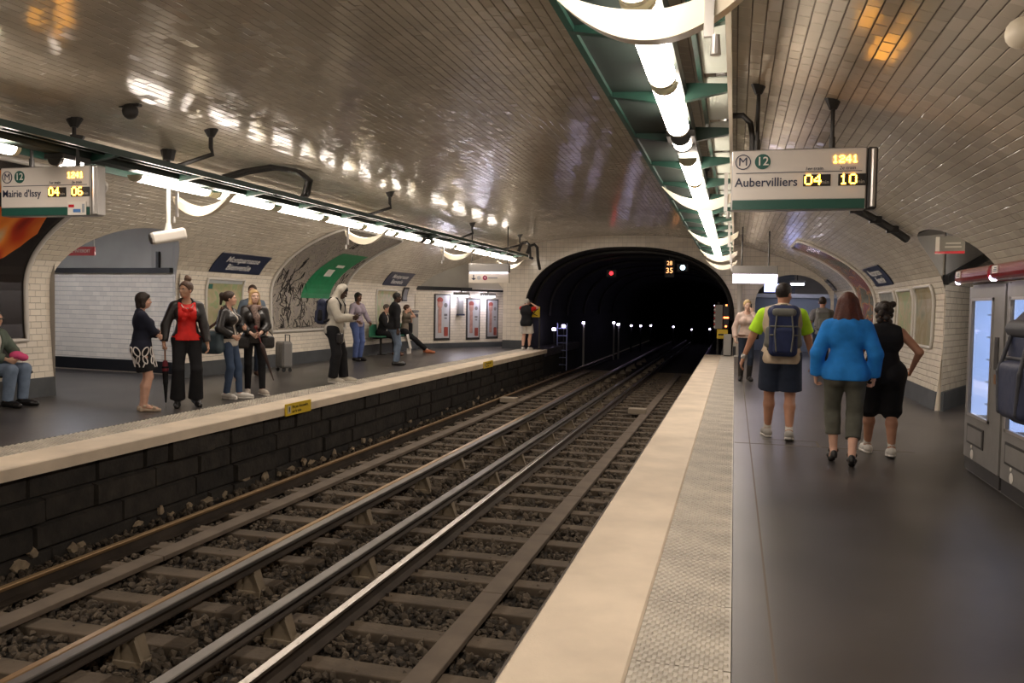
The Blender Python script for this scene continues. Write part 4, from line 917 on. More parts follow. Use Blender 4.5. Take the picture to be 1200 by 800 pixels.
# maps
mapm = ramp_mat('city_map_print', 'noise', 3.2, [(.25, (.22, .32, .15)), (.42, (.38, .34, .19)), (.5, (.44, .36, .23)), (.56, (.27, .36, .18)), (.7, (.42, .32, .18))], rough=.35, detail=8, dist=.4)
mapm2 = ramp_mat('road_map_print', 'noise', 2.2, [(.3, (.16, .19, .12)), (.45, (.32, .28, .17)), (.55, (.26, .21, .10)), (.7, (.36, .32, .22))], rough=.35, detail=8, dist=.6)
mapm3 = ramp_mat('pale_map_print', 'noise', 4, [(.35, (.20, .21, .19)), (.6, (.30, .30, .27))], rough=.35, detail=8, dist=.6)
def wall_map(label, y0, y1, z0, z1, mm, right, group):
    s0, s1 = (s_at_z(z0), s_at_z(z1)) if not right else (s_at_z(z1, True), s_at_z(z0, True))
    b = vmap((y0 + y1) / 2, s_at_z(z0, right)); t = thing('wall_map', label, 'map', tuple(b), group=group, world=True)
    vpatch('map_sheet', y0, y1, s0, s1, .008, .02, mm, t); vline('frame', [(y0, s0), (y0, (s0 + s1) / 2), (y0, s1), (y1, s1), (y1, (s0 + s1) / 2), (y1, s0)], .028, M_FRAME, t, .025)
    return t
t = wall_map('framed city map on the left wall behind the woman with the ponytail', 14.25, 15.5, .90, 1.93, mapm, False, 'wall maps')
vpatch('map_header', 14.3, 15.45, s_at_z(1.84), s_at_z(1.91), .022, .026, mat('map_header', (.40, .42, .42)), t); vpatch('map_logo', 14.32, 14.45, s_at_z(1.72), s_at_z(1.82), .022, .026, mat('map_logo', (.02, .12, .09)), t)
wall_map('framed map on the left wall above the seated man in the dark suit', 22.3, 23.75, .68, 1.88, mapm, False, 'wall maps')
wall_map('nearest of the three framed maps on the right wall', 14.45, 15.75, .93, 1.93, mapm2, True, 'wall maps')
wall_map('middle one of the three framed maps on the right wall', 16.0, 17.4, .94, 1.90, mapm, True, 'wall maps')
wall_map('farthest and palest of the three framed maps on the right wall', 17.75, 19.4, .95, 1.90, mapm3, True, 'wall maps')
# station name plates
def name_plate(label, y0, y1, z0, z1, right, lines):
    s0, s1 = (s_at_z(z0), s_at_z(z1)) if not right else (s_at_z(z1, True), s_at_z(z0, True))
    b = vmap((y0 + y1) / 2, s_at_z(z0, right)); t = thing('station_name_plate', label, 'sign', tuple(b), group='station name plates', world=True)
    vpatch('plate', y0, y1, s0, s1, .012, .03, M_NAVY, t)
    for k, (ln, fr) in enumerate(zip(lines, (.68, .28))):
        s = s0 + (s1 - s0) * (fr if not right else 1 - fr); M = vframe((y0 + y1) / 2, s, .036)
        text(ln, .205 * (y1 - y0) / 1.77, mat('plate_white', (.62, .61, .60)), t, M, align='CENTER', bold=.004)
    return t
name_plate('navy station name plate on the left wall above the women talking', 14.17, 15.94, 2.07, 2.44, False, ('Montparnasse', 'Bienvenüe'))
name_plate('navy station name plate on the left wall beyond the graffiti board', 22.5, 24.3, 2.03, 2.42, False, ('Montparnasse', 'Bienvenüe'))
name_plate('navy station name plate on the right wall above the maps', 17.4, 19.35, 2.04, 2.41, True, ('Montparnasse', 'Bienvenüe'))
name_plate('small far navy name plate on the right wall past the mural', 26.35, 27.2, 2.1, 2.42, True, ('Montparnasse', 'Bienvenüe'))
# lobby posters
d = Vector((lw[1][0] - lw[0][0], lw[1][1] - lw[0][1], 0)).normalized(); nn = Vector((d.y, -d.x, 0))
def lobby_poster(u, w, z0, z1, label, tint):
    o = Vector((*lw[0], 0)) + d * u + nn * .02; t = thing('advertising_poster', label, 'poster', tuple(o + Vector((0, 0, z0))), math.atan2(d.y, d.x), group='lobby posters'); h = z1 - z0
    MB().box((0, 0, h / 2), (w, .04, h)).build('frame', M_DARKMETAL, t)
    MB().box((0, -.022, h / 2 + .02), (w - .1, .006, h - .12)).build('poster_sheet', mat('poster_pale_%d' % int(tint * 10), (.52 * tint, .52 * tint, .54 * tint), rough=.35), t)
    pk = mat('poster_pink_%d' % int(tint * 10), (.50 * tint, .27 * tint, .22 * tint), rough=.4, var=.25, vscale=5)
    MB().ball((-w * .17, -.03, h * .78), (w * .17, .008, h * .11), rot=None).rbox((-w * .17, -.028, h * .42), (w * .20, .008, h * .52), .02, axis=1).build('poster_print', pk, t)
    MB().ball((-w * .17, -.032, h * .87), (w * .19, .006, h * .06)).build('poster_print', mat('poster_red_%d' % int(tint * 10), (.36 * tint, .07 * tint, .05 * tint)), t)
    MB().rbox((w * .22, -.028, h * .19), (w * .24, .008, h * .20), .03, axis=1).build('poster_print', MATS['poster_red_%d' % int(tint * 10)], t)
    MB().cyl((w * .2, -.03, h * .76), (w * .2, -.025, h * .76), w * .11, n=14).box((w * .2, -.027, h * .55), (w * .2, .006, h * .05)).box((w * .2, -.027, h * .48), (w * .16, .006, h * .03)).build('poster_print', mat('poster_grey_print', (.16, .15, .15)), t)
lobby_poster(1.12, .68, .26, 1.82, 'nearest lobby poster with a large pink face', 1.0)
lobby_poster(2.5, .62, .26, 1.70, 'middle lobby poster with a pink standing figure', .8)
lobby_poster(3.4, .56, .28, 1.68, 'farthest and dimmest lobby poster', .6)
for u, lab in ((1.75, 'lit ceiling lamp over the first lobby poster'), (2.95, 'lit ceiling lamp over the second lobby poster')):
    o = Vector((*lw[0], 0)) + d * u + nn * .28; t = thing('lobby_lamp', lab, 'lamp', (o.x, o.y, 1.74), math.atan2(d.y, d.x))
    MB().rbox((0, 0, .10), (.6, .18, .10), .02).build('housing', M_GREYMETAL, t); MB().box((0, 0, .03), (.5, .13, .05)).build('lens', mat('lobby_tube', (1, 1, 1), emit=(.85, .82, 1.0), estr=22), t)
    MB().cyl((0, 0, .15), (0, 0, .30), .02, n=6).build('stem', M_DARKMETAL, t)
o = Vector((*lw[0], 0)) + d * 1.85 + nn * .10; t = thing('fire_call_box', 'small grey box on the lobby wall between two posters', 'box', (o.x, o.y, 1.15), math.atan2(d.y, d.x)); MB().rbox((0, 0, .30), (.22, .12, .60), .02).build('body', M_GREYMETAL, t); MB().box((0, -.02, -.02), (.26, .14, .06)).build('bracket', M_INK, t)
# yellow notices on the platform edge
for y0, y1, lab in ((10.44, 11.16, 'yellow notice plate on the edge of the left platform'), (20.04, 20.85, 'far yellow notice plate on the edge of the left platform')):
    t = thing('edge_notice', lab, 'sign', (-6.105, y0, -.13), group='yellow notices on the left platform edge')
    L = y1 - y0; MB().box((0, L / 2, .085), (.02, L, .17)).build('plate', M_YELLOW, t)
    MB().box((.012, .09, .085), (.004, .09, .11)).build('pictogram_field', mat('pale_field', (.55, .50, .35)), t); MB().box((.015, .09, .09), (.003, .022, .07)).build('pictogram', M_BLACK, t)
    fr = lambda z, u=.17: frame((.0125, u, z), (0, 1, 0), (0, 0, 1))
    text('Ne pas descendre', .062, M_BLACK, t, fr(.115)); text('sur la voie', .062, M_BLACK, t, fr(.05))
# ------------------------------------------------------------------ bodies: smooth solids meshed with surface nets
def surface_net(fn, lo, hi, st):
    lo = np.asarray(lo, float); n = np.maximum(3, np.ceil((np.asarray(hi) - lo) / st).astype(int) + 1)
    ax = [lo[i] + st * np.arange(n[i]) for i in range(3)]
    P = np.stack(np.meshgrid(*ax, indexing='ij'), -1).reshape(-1, 3).astype(np.float32)
    D = np.concatenate([fn(P[i:i + 400000]) for i in range(0, len(P), 400000)]).reshape(n)
    S = D < 0; c = [(i, j, k) for i in (0, 1) for j in (0, 1) for k in (0, 1)]
    sl = lambda A, o: A[o[0]:A.shape[0] - 1 + o[0], o[1]:A.shape[1] - 1 + o[1], o[2]:A.shape[2] - 1 + o[2]]
    cnt = sum(sl(S, o).astype(np.int8) for o in c); act = (cnt > 0) & (cnt < 8); I = np.argwhere(act)
    if not len(I): return np.zeros((0, 3)), np.zeros((0, 4), int)
    val = np.stack([D[I[:, 0] + o[0], I[:, 1] + o[1], I[:, 2] + o[2]] for o in c], 1); co = np.array(c, float)
    acc = np.zeros((len(I), 3)); num = np.zeros(len(I))
    for a in range(8):
        for b in range(a + 1, 8):
            if abs(co[a] - co[b]).sum() != 1: continue
            m = (val[:, a] < 0) != (val[:, b] < 0); t = np.where(m, val[:, a] / np.where(m, val[:, a] - val[:, b], 1), 0)
            acc += np.where(m[:, None], co[a] + t[:, None] * (co[b] - co[a]), 0); num += m
    V = lo + st * (I + acc / num[:, None]); idx = -np.ones(act.shape, int); idx[tuple(I.T)] = np.arange(len(I)); F = []
    for d in range(3):
        u, v = (d + 1) % 3, (d + 2) % 3; A = np.moveaxis(S, (d, u, v), (0, 1, 2)); X = np.moveaxis(idx, (d, u, v), (0, 1, 2))
        e = A[:-1, 1:-1, 1:-1] != A[1:, 1:-1, 1:-1]; q = np.argwhere(e); i, j, k = q[:, 0], q[:, 1] + 1, q[:, 2] + 1
        f = np.stack([X[i, j - 1, k - 1], X[i, j, k - 1], X[i, j, k], X[i, j - 1, k]], 1); s = A[i, j, k]
        f[~s] = f[~s][:, ::-1]; F.append(f)
    F = np.concatenate(F); return V, F[(F >= 0).all(1)]
def smin(a, b, k):
    h = np.clip(.5 + .5 * (b - a) / k, 0, 1); return b + (a - b) * h - k * h * (1 - h)
class Solid:
    """smooth union of tapered capsules and ellipsoids, with cuts"""
    def __init__(s, k=.03): s.it = []; s.k = k; s.lo = np.full(3, 1e9); s.hi = np.full(3, -1e9)
    def _bb(s, p, r): p = np.asarray(p, float); s.lo = np.minimum(s.lo, p - r); s.hi = np.maximum(s.hi, p + r)
    def cap(s, a, b, ra, rb=None, flat=1., fwd=(0, 1, 0), k=None, sub=False):
        rb = ra if rb is None else rb; a = np.array(a, float); b = np.array(b, float)
        if np.linalg.norm(b - a) < 1e-6: b = b + np.array([0, 0, 1e-4])
        if not sub: s._bb(a, max(ra, rb)); s._bb(b, max(ra, rb))
        s.it.append(('c', a, b, ra, rb, flat, np.array(fwd, float), k or s.k, sub)); return s
    def chain(s, pts, rs, **kw):
        for i in range(len(pts) - 1): s.cap(pts[i], pts[i + 1], rs[i], rs[i + 1], **kw)
        return s
    def ell(s, c, r, rot=None, k=None, sub=False):
        if not sub: s._bb(c, max(r))
        s.it.append(('e', np.array(c, float), np.array(r, float), None if rot is None else np.array(rot, float), k or s.k, sub)); return s
    def cut(s, p, n): s.it.append(('p', np.array(p, float), np.array(n, float) / np.linalg.norm(n))); return s   # removes the side the normal points to
    def fn(s, f): s.it.append(('f', f)); return s
    def box(s, c, half, r, rot=None, k=None, sub=False):
        if not sub: s._bb(c, float(np.linalg.norm(half)))
        s.it.append(('b', np.array(c, float), np.array(half, float), r, None if rot is None else np.array(rot, float), k or s.k, sub)); return s
    def add(s, other): s.lo = np.minimum(s.lo, other.lo); s.hi = np.maximum(s.hi, other.hi); s.it.append(('s', other)); return s
    def __call__(s, p):
        d = np.full(len(p), 1e3, np.float32)
        for t in s.it:
            if t[0] == 'c':
                _, a, b, ra, rb, fl, fw, k, sub = t; ba = b - a; q = p - a; h = np.clip(q @ ba / (ba @ ba), 0, 1); v = q - h[:, None] * ba
                if fl != 1: v = v + fw * ((v @ fw) * (1 / fl - 1))[:, None]
                e = (np.sqrt((v * v).sum(1)) - (ra + (rb - ra) * h)) * min(1, (1 + fl) / 2)
            elif t[0] == 'e':
                _, c, r, rot, k, sub = t; q = p - c
                if rot is not None: q = q @ rot
                k0 = np.sqrt(((q / r) ** 2).sum(1)); k1 = np.sqrt(((q / (r * r)) ** 2).sum(1)); e = k0 * (k0 - 1) / np.maximum(k1, 1e-6)
            elif t[0] == 'b':
                _, c, hf, r, rot, k, sub = t; q = p - c
                if rot is not None: q = q @ rot
                q = np.abs(q) - (hf - r); e = np.sqrt((np.maximum(q, 0) ** 2).sum(1)) + np.minimum(q.max(1), 0) - r
            elif t[0] == 'p': d = np.maximum(d, (p - t[1]) @ t[2]); continue
            elif t[0] == 'f': d = t[1](d, p); continue
            else: d = smin(d, t[1](p), s.k); continue
            d = -smin(-d, e, k) if sub else smin(d, e, k)
        return d
    def mesh(s, st, pad=.03): return surface_net(s, s.lo - pad, s.hi + pad, st)
def npv(v): return np.array(v, float)
def rotm(x=0., y=0., z=0.): return np.array(Euler((R_(x), R_(y), R_(z)), 'XYZ').to_matrix())
def ik(a, t, l1, l2, pole):
    a, t, pole = npv(a), npv(t), npv(pole); d = t - a; L = np.linalg.norm(d); L2 = min(L, (l1 + l2) * .999); u = d / L
    x = (l1 * l1 - l2 * l2 + L2 * L2) / (2 * L2); h = math.sqrt(max(0, l1 * l1 - x * x)); pole = pole - u * (pole @ u); pole = pole / max(1e-6, np.linalg.norm(pole))
    return a + u * x + pole * h, a + u * L2

def fabric(name, color, rough=.85, bump=.25, bscale=14, var=.14, sheen=0): return mat(name, color, rough=rough, spec=.25, bump=bump, bscale=bscale, var=var, vscale=9)
SKIN = {'fair': (.63, .37, .27), 'pale': (.68, .45, .35), 'tan': (.42, .21, .13), 'olive': (.52, .31, .21), 'dark': (.060, .030, .020), 'brown': (.17, .085, .05)}
def hand_solid(W, d, n, lat_th, k, curl, spread=.12, thumb=.6):
    """palm and five fingers from wrist W along d, palm facing n, thumb on the lat_th side"""
    d = d / np.linalg.norm(d); n = n - d * (n @ d); n /= np.linalg.norm(n); lat = lat_th - d * (lat_th @ d) - n * (lat_th @ n); lat /= np.linalg.norm(lat)
    S = Solid(.006)
    S.cap(W - d * .015 * k, W + d * .03 * k, .021 * k, .022 * k, k=.01)
    for i, (o, L, r) in enumerate(((.030, .074, .0088), (.010, .083, .0092), (-.010, .077, .0088), (-.029, .060, .0080))):
        b = W + d * (.088 - abs(o) * .12) * k + lat * o * k; S.cap(W + d * .015 * k + lat * o * .55 * k, b, .0145 * k, .0125 * k, flat=1, k=.012)
        p = b; a = 0; u = d + lat * spread * o / .03; u /= np.linalg.norm(u)
        for j, f in enumerate((.45, .32, .23)):
            a += curl * (1.0, 1.15, .8)[j]; v = u * math.cos(a) + n * math.sin(a); q = p + v * L * f * k; S.cap(p, q, r * k * (1 - .08 * j), r * k * (.94 - .08 * j), k=.003); p = q
    b = W + d * .028 * k + lat * .024 * k; v = d * .72 + lat * .68 * thumb / .6 + n * .25; v /= np.linalg.norm(v); p = b + v * .042 * k
    S.cap(W + d * .018 * k + lat * .008 * k, b, .016 * k, .0135 * k, k=.01); S.cap(b, p, .0125 * k, .0105 * k, k=.005)
    v2 = v * .8 + d * .35 + n * .3 * (1 if curl > .3 else .3); v2 /= np.linalg.norm(v2); S.cap(p, p + v2 * .032 * k, .0105 * k, .0085 * k, k=.004)
    return S
def merge(chunks):
    V = []; F = []; M = []; o = 0
    for v, f, m in chunks:
        if not len(v): continue
        V.append(v); F.append(np.asarray(f) + o); M.append(np.full(len(f), m)); o += len(v)
    return np.concatenate(V), np.concatenate(F), np.concatenate(M)
def ell_mesh(c, r, rot, n=8, m=6):
    """a small quad ellipsoid for eyes, lips and brows"""
    V = [];
    for j in range(m + 1):
        t = math.pi * (j + .02) / (m + .04)
        for i in range(n): a = 2 * math.pi * i / n; V.append((r[0] * math.sin(t) * math.cos(a), r[1] * math.sin(t) * math.sin(a), r[2] * math.cos(t)))
    F = [(j * n + i, (j + 1) * n + i, (j + 1) * n + (i + 1) % n, j * n + (i + 1) % n) for j in range(m) for i in range(n)]
    return np.array(V) @ rot.T + c, np.array(F)

def person(label, loc, rz, H=1.75, sex='m', build=1., skin='fair', hair=('short', (.05, .035, .025)), pelvis=None, lean=0., bend=0., twist=0., head=(0, 0, 0), feet=None, hands=None, elbows=None,
           curl=(.5, .5), palm=(None, None), clothes=(), shoes=None, det=1., knees=None, belly=0., bust=None, extra=None, hdir=(None, None)):
    k = H / 1.75; f = sex == 'f'; root = thing('person', label, 'person', loc, R_(rz)); body_c = SKIN[skin]
    m_skin = mat('skin_' + skin, body_c, rough=.55, spec=.4, var=.08, vscale=12)
    m_lip = mat('lip_' + skin, (body_c[0] * .75, body_c[1] * .45, body_c[2] * .45), rough=.5); m_eye = mat('eye_white', (.7, .68, .64), rough=.3); m_iris = mat('eye_dark', (.02, .014, .01), rough=.2); m_hair = mat('hair_%02d_%02d_%02d' % tuple(int(c * 99) for c in hair[1]), hair[1], rough=.55, spec=.4, bump=.5, bscale=60, var=.35)
    st = .0125 * det; sh = (.172 if f else .192) * (1 + (build - 1) * .45); hipw = (1.05 if f else .97) * build
    pel = npv(pelvis if pelvis is not None else (0, 0, .962)) * k; Rt = rotm(-lean, bend, twist)
    T = lambda x, y, z: pel + Rt @ (npv((x, y, z)) * k)
    fw = Rt @ npv((0, 1, 0)); side = Rt @ npv((1, 0, 0))
    feet = feet or (((.10, .03, -6, 0)), ((-.10, -.02, 8, 0)))        # right (x, y, toe-out, heel lift), left
    J = {}
    for nm, sx, ft in (('R', 1, feet[0]), ('L', -1, feet[1])):
        hip = pel + Rt @ (npv((sx * .088 * hipw, 0, -.02)) * k); fx, fy, yaw, lift = ft[:4]; zz = ft[4] * k if len(ft) > 4 else 0.
        Rf = rotm(0, 0, yaw) @ rotm(-lift, 0, 0); ball = npv((fx, fy, 0)) * k + rotm(0, 0, yaw) @ npv((0, .13, 0)) * k + npv((0, 0, zz + .012))
        ank = ball + Rf @ (npv((0, -.13, .075)) * k); pole = rotm(0, 0, yaw * .5) @ npv((sx * .05, 1, 0)) if not knees else npv(knees[0 if sx > 0 else 1])
        kn, ank2 = ik(hip, ank, .435 * k, .435 * k, pole); J[nm] = dict(hip=hip, kn=kn, ank=ank2, ball=ball, Rf=Rf, toe=ball + Rf @ (npv((0, .07, 0)) * k), heel=ball + Rf @ (npv((0, -.175, .01)) * k))
        shd = T(sx * sh * .97, -.005, .444); hi = 0 if sx > 0 else 1
        ht = (hands or ((.27, .06, .78), (-.27, .06, .78)))[hi]; ht = npv(ht) * k; ep = npv((elbows or ((.6, -1, -.2), (-.6, -1, -.2)))[hi])
        el, wr = ik(shd, ht, .285 * k, .25 * k, ep); J[nm].update(sh=shd, el=el, wr=wr)
    bw = build
    def torso(S, g=0., neck=True, up=True, low=True):
        if low:
            S.cap(T(-.07 * hipw, -.005, -.015), T(.07 * hipw, -.005, -.015), (.108 * (hipw * .5 + .5) + g) * k, flat=.92, fwd=fw)
            for sx in (-1, 1): S.ell(T(sx * .068 * hipw, -.05, -.045), npv((.085, .085, .095)) * k * (hipw * .6 + .4) + g, Rt)
        wr = (.105 if f else .122) * bw + g
        S.cap(T(0, .005, .03), T(0, .0, .24), (.125 * bw + g) * k, wr * k, flat=.80, fwd=fw)
        if belly: S.ell(T(0, .055, .10), npv((.13 * bw, .10 + belly, .13)) * k + g, Rt)
        if up:
            S.cap(T(-.055 * bw, -.005, .35), T(.055 * bw, -.005, .35), ((.108 if f else .122) * (bw * .7 + .3) + g) * k, flat=.86, fwd=fw)
            S.cap(T(-sh * .80, -.01, .424), T(sh * .80, -.01, .424), (.05 + g) * k, flat=1, fwd=fw, k=.06)
            for sx in (-1, 1): S.cap(T(sx * .025, -.02, .50), T(sx * sh * .72, -.012, .455), (.044 + g) * k, (.042 + g) * k, k=.04)
            if f:
                b = bust or .066
                for sx in (-1, 1): S.ell(T(sx * .075, .085, .335), npv((b, b, b)) * k + g, Rt, k=.04)
        if neck: S.cap(T(0, -.012, .47), nk_top, .054 * k * (1 if f else 1.12), .05 * k * (1 if f else 1.12), k=.03)
    hd_rot = rotm(0, 0, head[0]) @ rotm(head[1], head[2], 0)
    nk_top = T(0, .0, .545); hc = nk_top + (rotm(-lean * .3, 0, 0) @ npv((0, .012, .015)) + hd_rot @ npv((0, .018, .115))) * k
    hs = k * (.97 if f else 1.0); Hd = lambda x, y, z: hc + hd_rot @ (npv((x, y, z)) * hs)
    # --- body
    B = Solid(.03); torso(B)
    for nm in 'RL':
        j = J[nm]; w = (bw * .6 + .4)
        B.chain((j['sh'], j['el']), (.047 * k * w, .038 * k * w), k=.03); B.cap(j['el'], j['wr'], .038 * k * w, .026 * k, k=.02)
        B.cap(j['hip'], j['kn'], (.086 if f else .083) * k * w, .054 * k * w, k=.04)
        cf = j['kn'] + (j['ank'] - j['kn']) * .33 - (j['Rf'] @ npv((0, 1, 0))) * .018 * k; B.chain((j['kn'], cf, j['ank']), (.050 * k * w, .056 * k * w, .036 * k), k=.02)
        B.cap(j['ank'], j['heel'] + npv((0, 0, .02)), .034 * k, .026 * k, k=.02); B.cap(j['ank'], j['ball'] + npv((0, 0, .02)), .036 * k, .028 * k, k=.02); B.cap(j['ball'] + npv((0, 0, .018)), j['toe'] + npv((0, 0, .014)), .030 * k, .02 * k, k=.02)
    ch = [(*B.mesh(st), 0)]
    # --- head with features
    Hs = Solid(.02); E = lambda c, r, **kw: Hs.ell(Hd(*c), npv(r) * hs, hd_rot, **kw)
    E((0, -.012, .03), (.074, .093, .086)); E((0, .018, -.03), (.061, .074, .084)); E((0, .045, -.084), (.036, .036, .028), k=.03)
    Hs.cap(Hd(0, .082, .012), Hd(0, .103, -.028), .009 * hs, .0145 * hs, k=.012); Hs.cap(Hd(-.036, .076, .02), Hd(.036, .076, .02), .013 * hs, k=.02)
    for sx in (-1, 1):
        E((sx * .076, -.008, -.012), (.010, .02, .031), k=.008); E((sx * .031, .099, .0), (.016, .014, .012), k=.012, sub=True); E((sx * .040, .055, -.03), (.022, .022, .022), k=.02)
    Hs.cap(Hd(0, -.02, -.06), nk_top + (T(0, 0, .50) - nk_top) * .4, .05 * hs, k=.02); E((0, .083, -.062), (.022, .014, .013), k=.008)
    ch.append((*Hs.mesh(.0075 * max(1, det * .9)), 0))
    for sx in (-1, 1):
        ch.append((*ell_mesh(Hd(sx * .031, .079, .0), npv((.0145, .010, .0085)) * hs, hd_rot), 1)); ch.append((*ell_mesh(Hd(sx * .031, .0872, .0), npv((.006, .0035, .006)) * hs, hd_rot), 2)); ch.append((*ell_mesh(Hd(sx * .032, .090, .022), npv((.020, .006, .0038)) * hs, hd_rot), 4))
    ch.append((*ell_mesh(Hd(0, .0955, -.061), npv((.021, .005, .0052)) * hs, hd_rot), 3))
    # --- hands
    for i, nm in enumerate('RL'):
        j = J[nm]; d = (j['wr'] - j['el']); d /= np.linalg.norm(d); sx = 1 if nm == 'R' else -1
        dd = d if hdir[i] is None else npv(hdir[i]); pn = npv(palm[i]) if palm[i] is not None else npv((-sx, .1, 0)); th = np.cross(pn, dd) * -sx
        if palm[i] is None and abs(dd[2]) > .6: th = npv((0, 1, 0))
        hsld = hand_solid(j['wr'], dd, pn, th, k * (.94 if f else 1.02), curl[i]); ch.append((*hsld.mesh(.0055 * max(1, det)), 0)); j['hand'] = j['wr'] + dd / np.linalg.norm(dd) * .08 * k; j['grip'] = j['hand'] + pn / np.linalg.norm(pn) * .022 * k
    V, F, M = merge(ch); link_mesh('body', V, F, [m_skin, m_eye, m_iris, m_lip, m_hair], root, True, M.tolist())
    # --- clothes
    def legs_of(S, g, frac, flare=None, thin=1.):
        for nm in 'RL':
            j = J[nm]; w = (bw * .6 + .4); S.cap(j['hip'], j['kn'], ((.088 if f else .085) * w * thin + g) * k, (.058 * w * thin + g) * k, k=.045)
            if frac > 1:
                e = j['kn'] + (j['ank'] - j['kn']) * (frac - 1) * 1.05; L2 = Solid(.02); L2.cap(j['kn'], e, (.061 * w * thin + g) * k, (flare or (.048 * thin + g)) * k); cf = j['kn'] + (j['ank'] - j['kn']) * .33 - (j['Rf'] @ npv((0, 1, 0))) * .018 * k; L2.cap(j['kn'] * .4 + cf * .6, cf, (.058 * w + g) * k); n = (e - j['kn']); L2.cut(e - n / np.linalg.norm(n) * .03, n); S.add(L2)
    for c in clothes:
        kind = c['kind']; g = c.get('g', .014); S = Solid(.028); top_ = c.get('top', .13)
        if kind in ('trousers', 'shorts', 'leggings'):
            torso(S, g, False, False); S.cut(T(0, 0, top_), T(0, 0, 1) - T(0, 0, 0)); fr = c.get('frac', 2.0)
            if fr >= 1: legs_of(S, g, fr, c.get('flare'), c.get('thin', 1.))
            else:
                for nm in 'RL':
                    j = J[nm]; e = j['hip'] + (j['kn'] - j['hip']) * (fr + .1); L2 = Solid(.02); L2.cap(j['hip'], e, (.09 * bw + g) * k, (c.get('hemr', .085) * (bw * .6 + .4) + g) * k); n = e - j['hip']; L2.cut(e - n * .1, n); S.add(L2)
        elif kind in ('skirt', 'dress'):
            if kind == 'dress': torso(S, g, False); 
            else: torso(S, g, False, False)
            mid = (J['R']['kn'] + J['L']['kn']) / 2; hem = pel + (mid - pel) * c.get('len', .9); S.cap(T(0, 0, -.05), hem, (.135 * hipw + g) * k, (c.get('hemr', .17) * build) * k, flat=.78, fwd=fw, k=.05); n = hem - pel; S.cut(hem - n / np.linalg.norm(n) * .05, n)
            if kind == 'skirt': S.cut(T(0, 0, top_), T(0, 0, 1) - T(0, 0, 0))
        else:
            hem = c.get('hem', -.06); torso(S, g, False); S.cap(T(0, -.0, hem - .05), T(0, 0, .1), (c.get('hemr', .145) * (bw * .8 + .2) + g * .4) * k, (.125 * bw + g) * k, flat=.82, fwd=fw, k=.04)
            S.cut(T(0, 0, hem), T(0, 0, 0) - T(0, 0, 1)); sl = c.get('sleeve', 2.)
            for nm in 'RL':
                j = J[nm]; w = (bw * .6 + .4); A = Solid(.02)
                if sl <= 0: A = None
                elif sl <= 1: e = j['sh'] + (j['el'] - j['sh']) * sl; n = e - j['sh']; A.cap(j['sh'], e + n * .15, (.052 * w + g) * k, (.052 * w + g * 1.5) * k); A.cut(e, n)
                else:
                    e = j['el'] + (j['wr'] - j['el']) * (sl - 1); n = (j['wr'] - j['el']); A.cap(j['sh'], j['el'], (.049 * w + g * .85) * k, (.041 * w + g) * k); A.cap(j['el'], e + n * .1, (.041 * w + g) * k, (.030 + g) * k); A.cut(e, n)
                if A: S.add(A)
            if c.get('collar'):
                S.cap(T(-.045, -.02, .50), T(.045, -.02, .50), (.035 + g) * k, k=.03)
            if c.get('hood'):
                S.ell(T(0, -.105, .435), npv((.125, .045, .085)) * k, Rt, k=.05)
            if c.get('hood_up'):
                S.ell(Hd(0, -.02, .02), npv((.10, .108, .122)) * hs, hd_rot, k=.03); S.cap(Hd(0, -.03, -.07), T(0, -.03, .47), .085 * k, .10 * k, k=.03); S.ell(Hd(0, .085, .0), npv((.088, .112, .128)) * hs, hd_rot, k=.01, sub=True)
            if c.get('open'):
                o = c['open']; S.box(T(0, .30, .15), npv((o, .26, .45)) * k, .01, Rt, k=.01, sub=True)
            nc = c.get('neck', .05); S.ell(T(0, .05, .53), npv((nc + .03, .07, .06)) * k, Rt, k=.01, sub=True) if not c.get('hood_up') else None
            if sl <= 0:
                for sx in (-1, 1): S.ell(T(sx * (sh + .06), 0, .44), npv((.085, .12, .14)) * k, Rt, k=.015, sub=True)
        J.setdefault('solid', {})[c.get('name', kind)] = S
        v, fc = S.mesh(.0125 * det if c.get('fine', True) else .015 * det)
        o = link_mesh(c.get('name', kind), v, fc, c['mat'], root, True)
        if c.get('label'): o['label'] = c['label']
    # --- shoes
    if shoes:
        for nm in 'RL':
            j = J[nm]; S = Solid(.02); rf = j['Rf']; typ = shoes[0]; up = rf @ npv((0, 0, 1)); he = j['heel'] + up * .03 * k; ba = j['ball'] + up * .03 * k; to = j['toe'] + up * .024 * k
            if typ == 'sandal':
                S.cap(he - up * .012, ba - up * .022, .026 * k, .030 * k, flat=1); S.cap(ba - up * .022, to - up * .014, .032 * k, .028 * k); S.cap(he - up * .05 * k, he, .03 * k); S.cap(ba + up * .012 - rf[:, 0] * .03, ba + up * .012 + rf[:, 0] * .03, .022 * k); S.cap(j['ank'] - rf[:, 0] * .025, j['ank'] + rf[:, 0] * .025, .026 * k)
            else:
                S.cap(he, ba, .043 * k, .046 * k); S.cap(ba, to, .046 * k, .036 * k); S.cap(he, j['ank'] + up * (.16 * k if typ == 'boot' else -.01), .042 * k, (.056 if typ == 'boot' else .040) * k); S.cap(j['ank'] - up * .02, ba + up * .012, .040 * k, .034 * k)
                if typ == 'boot': e = j['ank'] + (j['kn'] - j['ank']) * .62; S.cap(j['ank'], e, .052 * k, .066 * k); n = j['kn'] - j['ank']; S.cut(e, n)
            S.cut(j['ball'] - up * .012, -up); v, fc = S.mesh(.010 * max(1, det * .9)); o = link_mesh('boot' if typ == 'boot' else ('sandal' if typ == 'sandal' else 'shoe'), v, fc, shoes[1], root, True)
